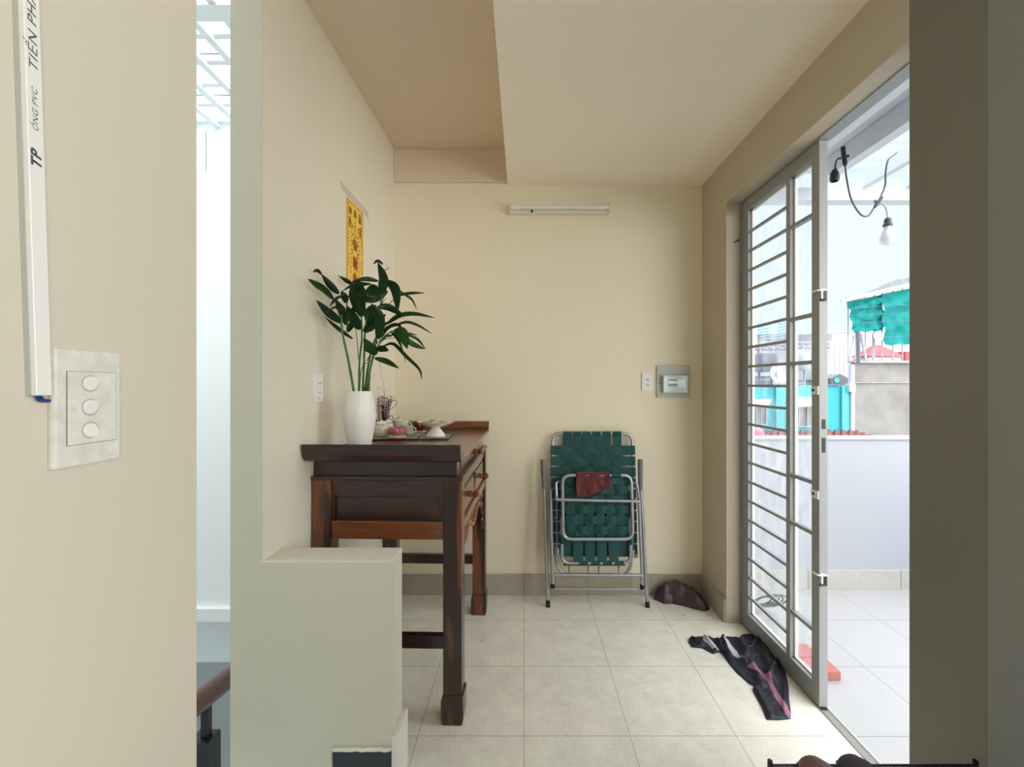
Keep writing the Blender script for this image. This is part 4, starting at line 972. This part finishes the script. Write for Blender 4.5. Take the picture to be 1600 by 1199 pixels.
b = nb(); lathe(b, [(.008, -.010), (.006, 0)], (bw(831), BY-.030, bz(334.5)), 10, 'y'); link('screw', b, 'dark', t_)
t_ = thing('double_switch', 'small white double switch plate left of the breaker box', 'light switch', (bw(1010.7), BY, bz(612.2)))
b = nb(); box(b, bw(1002.4), bw(1019.3), BY-.010, BY, bz(612.2), bz(583), .003); link('plate', b, 'plast', t_)
b = nb(); box(b, bw(1005), bw(1017), BY-.0115, BY-.010, bz(607), bz(588)); pn = link('insert', b, 'plast', t_)
for py in (594, 602):
    b = nb(); box(b, bw(1009), bw(1013), BY-.015, BY-.0114, bz(py+1.9), bz(py-1.9), .001); link('button', b, 'plastg', pn)
t_ = thing('breaker_box', 'grey plastic breaker box with clear cover on the back wall', 'breaker box', (bw(1051), BY, bz(622)))
b = nb(); box(b, bw(1025.5), bw(1076.5), BY-.014, BY, bz(621.5), bz(572), .003); link('plate', b, 'plastg', t_)
b = nb(); box(b, bw(1033), bw(1073), BY-.026, BY-.0135, bz(613.5), bz(588), .003); wd = link('inner_frame', b, 'plastg', t_)
b = nb(); box(b, bw(1042), bw(1055), BY-.034, BY-.0255, bz(604), bz(594), .001); link('breaker', b, 'dark', wd)
b = nb(); box(b, bw(1042), bw(1055), BY-.0365, BY-.0335, bz(600.5), bz(596), .001); box(b, bw(1056), bw(1068), BY-.031, BY-.0255, bz(606), bz(594)); link('breaker_label', b, 'plast', wd)
b = nb(); x0, x1, z0, z1 = bw(1034), bw(1071), bz(613.5), bz(588)
box(b, x0, x1, BY-.046, BY-.044, z0, z1); link('clear_cover', b, 'clear', t_)
b = nb(); box(b, x0-.004, x0, BY-.046, BY-.026, z0, z1); box(b, x1, x1+.003, BY-.046, BY-.026, z0, z1); box(b, x0-.004, x1+.003, BY-.046, BY-.026, z0-.004, z0); tube(b, [(x0-.016, BY-.036, z1), (x1+.012, BY-.036, z1)], .005, 8); link('cover_hinge', b, 'plastg', t_)
b = nb()
for (px, py) in ((1029.3, 599), (1071.5, 600.7)): lathe(b, [(.004, -.0155), (.004, -.013)], (bw(px), BY, bz(py)), 10, 'y')
link('screw', b, 'dark', t_)

# ================================================================== FOLDED CHAIR
S = 2.63/F
ch = thing('folding_chair', 'folded metal lawn chair with dark green webbing leaning on the back wall', 'chair', (.428, 2.578, 0), (R(-5.4), 0, 0))
def c(zx, zy, dy=0): return Vector(((830+zx/4.135-928)*S, dy, (948.5-(670+zy/4.135))*S))
def Lc(name, bm, m_, parent=None, smooth=True): return link(name, bm, m_, parent or ch, smooth, local=True)
TR = .0105
b = nb(); tube(b, rounded([c(143, 860, .012), c(143, 66, .012), c(668, 66, .012), c(674, 860, .012)], .055), TR, 12); Lc('back_frame', b, 'steel')
def ribbon(bm, p0, p1, wdir, w_, bumps, amp, wrap=0, n_=60):
    """woven strap from p0 to p1; bumps = list of (position 0..1, side)"""
    p0, p1, wdir = Vector(p0), Vector(p1), Vector(wdir); rows = []
    for i in range(n_+1):
        f = i/n_; dy = 0; 
        if bumps: 
            nb_ = len(bumps); q = f*(nb_-1); k_ = int(min(nb_-2, q)); u = q-k_; s = (1-math.cos(math.pi*u))/2
            dy = amp*(bumps[k_]*(1-s)+bumps[k_+1]*s)
        p = p0.lerp(p1, f)+Vector((0, dy, 0))
        rows.append([bm.verts.new(p-wdir*w_/2), bm.verts.new(p-wdir*w_*.2+Vector((0, -.0008, 0))), bm.verts.new(p+wdir*w_*.2+Vector((0, -.0008, 0))), bm.verts.new(p+wdir*w_/2)])
    for A, B_ in zip(rows, rows[1:]):
        for k_ in range(3): bm.faces.new([A[k_], A[k_+1], B_[k_+1], B_[k_]])
b = nb(); PX = S/4.135
vx_ = [241, 304, 366, 431, 496, 566]; hy_ = [175, 245, 315, 385, 455, 525, 595, 665, 735, 805]
for i, x in enumerate(vx_): ribbon(b, c(x, 52, .006), c(x, 850, .006), (1, 0, 0), 58*PX, [-1 if (i+j) % 2 else 1 for j in range(-1, len(hy_)+1)], .0035)
for j, y in enumerate(hy_): ribbon(b, c(128, y, .004), c(682, y, .004), (0, 0, 1), 60*PX, [-1.0]+[1 if (i+j) % 2 else -1 for i in range(len(vx_))]+[-1.0], .0035)
# wrap ends around the tube
for i, x in enumerate(vx_):
    for s_ in (0,): tube(b, [c(x-28, 66, .012), c(x+28, 66, .012)], TR+.0022, 12)
for j, y in enumerate(hy_):
    for x in (143 if True else 0, 668+j*.5): tube(b, [c(x, y-29, .012), c(x, y+29, .012)], TR+.0022, 12)
bmesh.ops.solidify(b, geom=[f for f in b.faces if len(f.verts) == 4 and f.calc_area() < 1e-3 and False] or [], thickness=.001) if False else None
Lc('back_webbing', b, 'web')
# seat frame loops
b = nb(); tube(b, rounded([c(200, 330, -.052), c(640, 330, -.052), c(640, 724, -.058), c(200, 724, -.058)], .05, closed=True), TR, 12, closed=True); Lc('seat_frame', b, 'steel')
b = nb(); tube(b, rounded([c(196, 600, -.038), c(193, 876, -.038), c(626, 876, -.038), c(630, 600, -.038)], .045), TR, 12); Lc('front_frame', b, 'steel')
b = nb()
vs2 = [252, 308, 372, 440, 508, 570]; hs2 = [365, 425, 485, 545, 612, 675]
for i, x in enumerate(vs2): ribbon(b, c(x, 332, -.036), c(x, 715, -.040), (1, 0, 0), 52*PX, [-1 if (i+j) % 2 else 1 for j in range(-1, len(hs2)+1)], .0035)
for j, y in enumerate(hs2):
    ribbon(b, c(205, y, -.040), c(632, y, -.040), (0, 0, 1), 52*PX, [.4]+[1.5 if (i+j) % 2 else -1.6 for i in range(len(vs2))]+[.4], .0045)
tube(b, [c(512, 330, -.052), c(572, 330, -.052)], TR+.002, 12)
Lc('seat_webbing', b, 'web')
b = nb()
for i, x in enumerate((296, 371, 446, 520)): ribbon(b, c(x, 740, -.030), c(x, 876, -.046), (1, 0, 0), 60*PX, [0, 0], 0); tube(b, [c(x+3, 876, -.038), c(x+62, 876, -.038)], TR+.002, 12)
for y in (760, 815): ribbon(b, c(205, y, -.020), c(620, y, -.020), (0, 0, 1), 56*PX, [0, 0], 0)
ribbon(b, c(205, 885, -.018), c(600, 885, -.018), (0, 0, 1), 30*PX, [0, 0], 0)
for x, y in ((196, 730), (630, 735)): tube(b, [c(x, y-28, -.038), c(x, y+28, -.038)], TR+.002, 12)
Lc('front_webbing', b, 'web')
# outer legs with arm rests
for side, arm, pts, ft in ((-1, [(78, 232), (84, 420)], [(86, 415), (92, 700), (105, 1120)], (106, 1110, 1152)), (1, [(710, 232), (706, 430)], [(708, 425), (716, 600), (726, 1000), (733, 1125)], (733, 1118, 1160))):
    b = nb(); P3 = [c(x, y, -.012) for x, y in pts]; tube(b, P3, TR, 12); lg = Lc('outer_leg', b, 'steel')
    b = nb(); A, B_ = c(*arm[0], -.014), c(*arm[1], -.014); tube(b, [A, A+(B_-A)*.03, A+(B_-A)*.5, B_], [.012, .0155, .0145, .0125], 12); Lc('arm_rest', b, 'armgrey')
    b = nb(); tube(b, [c(ft[0], ft[1], -.012), c(ft[0]+1, ft[2], -.012)], [.0125, .0135], 12); Lc('rubber_foot', b, 'rubber', lg)
b = nb(); tube(b, [c(104, 1041, -.012), c(727, 1045, -.012)], .0072, 10); Lc('lower_bar', b, 'steel')
for pts, ft in (([(125, 425), (128, 700), (136, 1010)], (135, 1003, 1030)), ([(690, 480), (694, 700), (700, 1015)], (696, 1010, 1036))):
    b = nb(); tube(b, [c(x, y, -.034) for x, y in pts], TR, 12); lg = Lc('inner_leg', b, 'steel')
    b = nb(); tube(b, [c(ft[0], ft[1], -.034), c(ft[0], ft[2], -.034)], .013, 12); Lc('rubber_foot', b, 'rubber', lg)
b = nb(); tube(b, [c(140, 948, -.036), c(700, 952, -.036)], .0100, 10); Lc('middle_bar', b, 'steel')
b = nb(); tube(b, rounded([c(162, 470, -.062), c(158, 378, -.048), c(180, 372, -.030)], .015), .0085, 10); tube(b, rounded([c(690, 500, -.040), c(676, 384, -.048), c(655, 382, -.030)], .015), .0095, 10); tube(b, [c(158, 478, -.074), c(684, 489, -.074)], .0092, 10); tube(b, [c(162, 478, -.074), c(160, 460, -.060)], .009, 8); tube(b, [c(680, 489, -.074), c(686, 480, -.05)], .009, 8); Lc('upper_bar', b, 'steel')
b = nb(); tube(b, rounded([c(158, 780, .004), c(160, 905, .004), c(215, 968, .004), c(600, 968, .004), c(640, 905, .004), c(642, 780, .004)], .03), .008, 10); Lc('rear_frame', b, 'steel')
b = nb()
for p, q in (((164, 440), (164, 830)), ((656, 440), (642, 850)), ((148, 600), (163, 600))): tube(b, [c(*p, -.028), c(*q, -.028)], .003, 6)
for x, y in ((168, 800), (645, 812), (200, 412), (645, 418), (632, 410)): tube(b, [c(x, y-14, -.034), c(x, y+18, -.034)], .009, 8)
Lc('link_rod', b, 'steel')
b = nb()
for x in (238, 360, 427, 553): tube(b, rounded([c(x+8, 905, -.02), c(x, 905, -.02), c(x, 940, -.02)], .004), .0028, 6)
Lc('hook', b, 'black')
# maroon cloth draped over the seat frame
b = nb(); out = [(284, 302), (330, 314), (420, 312), (498, 320), (508, 395), (440, 425), (392, 445), (345, 455), (290, 462), (284, 400)]
def inside(p, poly):
    x, y = p; r_ = False; n_ = len(poly); j = n_-1
    for i in range(n_):
        xi, yi = poly[i][:2]; xj, yj = poly[j][:2]
        if (yi > y) != (yj > y) and x < (xj-xi)*(y-yi)/(yj-yi)+xi: r_ = not r_
        j = i
    return r_
def nearest(p, poly):
    best = None; bd = 1e9; p = Vector(p[:2])
    for i in range(len(poly)):
        a_, b_ = Vector(poly[i][:2]), Vector(poly[(i+1) % len(poly)][:2]); ab = b_-a_; t1 = max(0, min(1, (p-a_).dot(ab)/max(1e-12, ab.length_squared))); q = a_+ab*t1; dd = (p-q).length
        if dd < bd: bd = dd; best = q
    return best, bd
def patch(poly, cell):
    """grid of quads filling poly; boundary vertices are pulled on to the outline; returns verts(list of (Vector2, edge distance)) and faces"""
    xs = [p[0] for p in poly]; ys = [p[1] for p in poly]; nx = int((max(xs)-min(xs))/cell)+2; ny = int((max(ys)-min(ys))/cell)+2
    vid = {}; V_ = []; Fc = []
    for j in range(ny):
        for i in range(nx):
            cx_, cy_ = min(xs)+(i+.5-.5)*cell, min(ys)+(j)*cell
            if inside((cx_+cell/2, cy_+cell/2), poly):
                ids = []
                for (a_, c_) in ((i, j), (i+1, j), (i+1, j+1), (i, j+1)):
                    if (a_, c_) not in vid:
                        vid[(a_, c_)] = len(V_); V_.append([min(xs)+a_*cell, min(ys)+c_*cell])
                    ids.append(vid[(a_, c_)])
                Fc.append(ids)
    cnt = {}
    for f in Fc:
        for k_ in range(4):
            e_ = tuple(sorted((f[k_], f[(k_+1) % 4]))); cnt[e_] = cnt.get(e_, 0)+1
    bd = set(v for e_, n_ in cnt.items() if n_ == 1 for v in e_)
    res = []
    for k_, v in enumerate(V_):
        q, d_ = nearest(v, poly)
        if k_ in bd: res.append((Vector(q), 0.0))
        else: res.append((Vector(v), d_))
    return res, Fc, bd
def closed_patch(bm, res, Fc, bd, topf, botf, matf=None):
    T = [bm.verts.new(topf(v, d_)) for v, d_ in res]; Bt = [bm.verts.new(botf(v, d_)) for v, d_ in res]
    for f in Fc:
        try:
            q = bm.faces.new([T[i] for i in f]); q.smooth = True
            if matf: cc = sum((res[i][0] for i in f), Vector((0, 0)))/4; q.material_index = matf(cc)
            bm.faces.new([Bt[i] for i in reversed(f)])
        except ValueError: pass
    es = {}
    for f in Fc:
        for k_ in range(4):
            a_, b_ = f[k_], f[(k_+1) % 4]; es.setdefault(tuple(sorted((a_, b_))), []).append((a_, b_))
    for k_, l_ in es.items():
        if len(l_) == 1:
            a_, b_ = l_[0]
            try: bm.faces.new([T[a_], Bt[a_], Bt[b_], T[b_]])
            except ValueError: pass
res, Fc, bd = patch(out, 6)
rag = thing('maroon_cloth', 'small maroon towelling cloth draped over the folded chair frame', 'cloth', tuple(WM[ch.name] @ c(390, 460, -.075)), (R(-5.4), 0, 0))
def rt(v, d_):
    p = c(v.x, v.y, -.076-.012*noise.noise(Vector((v.x*.03, v.y*.018, 0)))-.006*math.sin(v.x*.06+v.y*.025)); 
    if v.y > 440 or v.y < 470: p.y -= max(0, (v.y-430))*.0001
    if v.y < 345: p.y += (345-v.y)*.0006
    return WM[ch.name] @ p
def rb_(v, d_):
    p = c(v.x, v.y, -.072-.012*noise.noise(Vector((v.x*.03, v.y*.018, 0)))-.006*math.sin(v.x*.06+v.y*.025))
    if v.y < 345: p.y += (345-v.y)*.0006
    return WM[ch.name] @ p
b = nb(); closed_patch(b, res, Fc, bd, rt, rb_); link('front_fold', b, 'rag', rag, smooth=True)
b = nb(); tube(b, [WM[ch.name] @ c(290+i*23, 318+2*math.sin(i*1.7), -.056) for i in range(10)], [.013+.0015*math.sin(i*2.1) for i in range(10)], 10)
for i in range(1): pass
link('top_fold', b, 'rag', rag, smooth=True)

# ================================================================== FLOOR ITEMS
def gz5(x, y): q = G(1000+x/4.611, 880+y/4.611); return (q.x, q.y)
gar = [(350, 575), (352, 555), (375, 543), (440, 535), (490, 528), (515, 543), (560, 556), (600, 538), (690, 540), (718, 565), (718, 540), (745, 518), (830, 520), (900, 580), (960, 640), (1010, 700), (1050, 800), (1070, 900), (1075, 1000), (1088, 1090), (1083, 1130), (1000, 1138), (912, 1135), (880, 1050), (812, 925), (815, 908), (840, 903), (790, 880), (700, 800), (640, 730), (600, 670), (575, 645), (525, 660), (450, 620), (370, 612)]
GP = [gz5(*p) for p in gar]
strA = [gz5(*p) for p in [(452, 545), (490, 552), (530, 590), (572, 643), (525, 640), (490, 600), (458, 572)]]
strB = [gz5(*p) for p in [(598, 570), (632, 568), (690, 640), (742, 722), (705, 726), (650, 650)]]
strC = [gz5(*p) for p in [(768, 762), (815, 755), (880, 800), (945, 858), (1000, 960), (1088, 1095), (1078, 1136), (1040, 1090), (970, 980), (922, 872), (820, 805)]]
strD = [gz5(*p) for p in [(440, 538), (490, 533), (492, 548), (455, 550)]]
def gm(cc):
    if inside(cc, strA) or inside(cc, strB) or inside(cc, strD): return 1
    if inside(cc, strC): return 2
    return 0
fold = [(gz5(*a_), gz5(*b_), w_, h_) for a_, b_, w_, h_ in (((720, 560), (880, 900), .018, .020), ((900, 600), (960, 860), .022, .018), ((600, 560), (640, 700), .012, .022), ((560, 560), (600, 660), .010, .014), ((760, 740), (640, 700), .010, .018), ((1000, 720), (930, 850), .012, .020), ((860, 560), (740, 720), .014, .020), ((830, 910), (950, 1120), .012, .010), ((470, 545), (540, 640), .010, .014), ((380, 560), (440, 600), .014, .016), ((1050, 900), (1040, 1080), .010, .008))]
def gh(v, d_):
    h = .006
    for a_, b_, w_, hh in fold:
        a2, b2 = Vector(a_), Vector(b_); ab = b2-a2; t1 = max(0, min(1, (v-a2).dot(ab)/ab.length_squared)); q = (v-(a2+ab*t1)).length; h += hh*math.exp(-(q/w_)**2)
    h += .005*noise.noise(Vector((v.x*28, v.y*28, 1)))+.003*noise.noise(Vector((v.x*70, v.y*70, 4)))
    return max(.004, h)*min(1, .45+d_/.016)
res, Fc, bd = patch(GP, .0032)
b = nb(); closed_patch(b, res, Fc, bd, lambda v, d_: (v.x, v.y, gh(v, d_)+.0015), lambda v, d_: (v.x, v.y, .0005), gm)
tag(link('sports_shirt', b, ['navy', 'gwhite', 'gmauve'], smooth=True), 'crumpled navy sports garment with pale and mauve stripes on the floor by the door', 'clothing')
# plum bundle in the corner
bs = [gz5(*p) for p in [(175, 262), (215, 283), (260, 278), (340, 308), (420, 335), (490, 355), (535, 348)]]
poly = [(.800, 2.66), (.845, 2.60), (.90, 2.60), (.955, 2.575), (1.01, 2.535), (1.06, 2.515), (1.095, 2.535), (1.108, 2.58), (1.10, 2.64), (1.05, 2.69), (.97, 2.70), (.88, 2.70), (.82, 2.695)]
ax = [Vector((.84, 2.66)), Vector((.95, 2.655)), Vector((1.06, 2.57))]
def ph(v, d_):
    t1 = (v.x-.80)/.31; env = .105*math.sin(math.pi*min(1, max(0, t1*.80+.16)))**.8
    h = env*min(1, (d_/.045)**.5)
    h += .016*noise.noise(Vector((v.x*22, v.y*30, 2)))*min(1, d_/.03)+.024*abs(noise.noise(Vector((v.x*14+v.y*10, v.y*34-v.x*8, 7))))*min(1, d_/.02)-.012*math.exp(-((v.y-2.62+.35*(v.x-.9))/.012)**2)*(v.x > .88)+.006*math.sin((v.x*1.0+v.y*1.6)*95)*(1 if v.x < .90 else .35)*min(1, d_/.02)
    return max(.003, h)
res, Fc, bd = patch(poly, .006)
b = nb(); closed_patch(b, res, Fc, bd, lambda v, d_: (v.x, v.y, ph(v, d_)), lambda v, d_: (v.x, v.y, .0006))
tag(link('plum_bundle', b, 'plum', smooth=True), 'dark plum cloth bundle heaped in the back right corner', 'cloth')
# small debris on the floor
for px, py, s_ in ((1068, 962, .004), (753, 1003, .003)):
    p = G(px, py); b = nb(); lathe(b, [(s_, 0), (s_*.8, .002), (.0005, .003)], (p.x, p.y, 0), 7)
    tag(link('floor_crumb', b, 'dark'), 'dark crumb on the tile before the ' + ('plum cloth bundle' if px > 900 else 'rear table leg'), 'debris')

# shoe rack with shoes at the bottom of the view
t_ = thing('shoe_rack', 'black wire shoe rack at the bottom right corner of the view', 'shoe rack', (.86, .90, 0))
b = nb()
for z in (.10, .25, .40):
    for y in (.78, 1.05): tube(b, [(.60, y, z), (1.10, y, z)], .003, 6)
    for i in range(26): tube(b, rounded([(.60+.02*i, .78, z), (.60+.02*i, .79, z-.016), (.60+.02*i, 1.03, z-.016), (.60+.02*i, 1.05, z)], .01, 2), .0018, 5)
link('shelf', b, 'black', t_)
for x in (.60, 1.10):
    for y in (.78, 1.05): b = nb(); tube(b, [(x, y, 0), (x, y, .412)], .006, 8); link('leg', b, 'black', t_)
def shoe(xc, yc, zc, m_, label, h0):
    t2 = thing('shoe', label, 'shoe', (xc, yc, zc), group='shoes on the wire rack')
    secs = [(-.13, .028, .052), (-.10, .034, .064), (-.05, .034, .062), (0, .038, .058), (.05, .043, .050), (.09, .042, .044), (.12, .030, .032), (.132, .012, .014)]
    b = nb(); rings = []
    for (dy, hw2, hh) in secs:
        hh *= h0; rings.append([b.verts.new((xc+hw2*math.cos(a), yc+dy*.78, zc+.012+max(0, hh*math.sin(a))**1.0 if math.sin(a) > 0 else zc+.012)) for a in [2*math.pi*k/16 for k in range(16)]])
    for A, B_ in zip(rings, rings[1:]):
        for k in range(16): b.faces.new([A[k], A[(k+1) % 16], B_[(k+1) % 16], B_[k]])
    b.faces.new(rings[0][::-1]); b.faces.new(rings[-1]); link('upper', b, m_, t2, smooth=True)
    b = nb(); prism(b, [(xc+q*hw2*1.08, yc+dy*.80) for q, sl_ in ((1, secs), (-1, secs[::-1])) for (dy, hw2, hh) in sl_], zc, zc+.013); link('sole', b, 'black', t2)
zs = .388
shoe(.700, .960, zs, 'shoe1', 'brown shoe, left of the two shoe toes peeking over the rack', .70)
shoe(.800, .965, zs, 'shoe2', 'charcoal shoe, right of the two shoe toes peeking over the rack', .68)
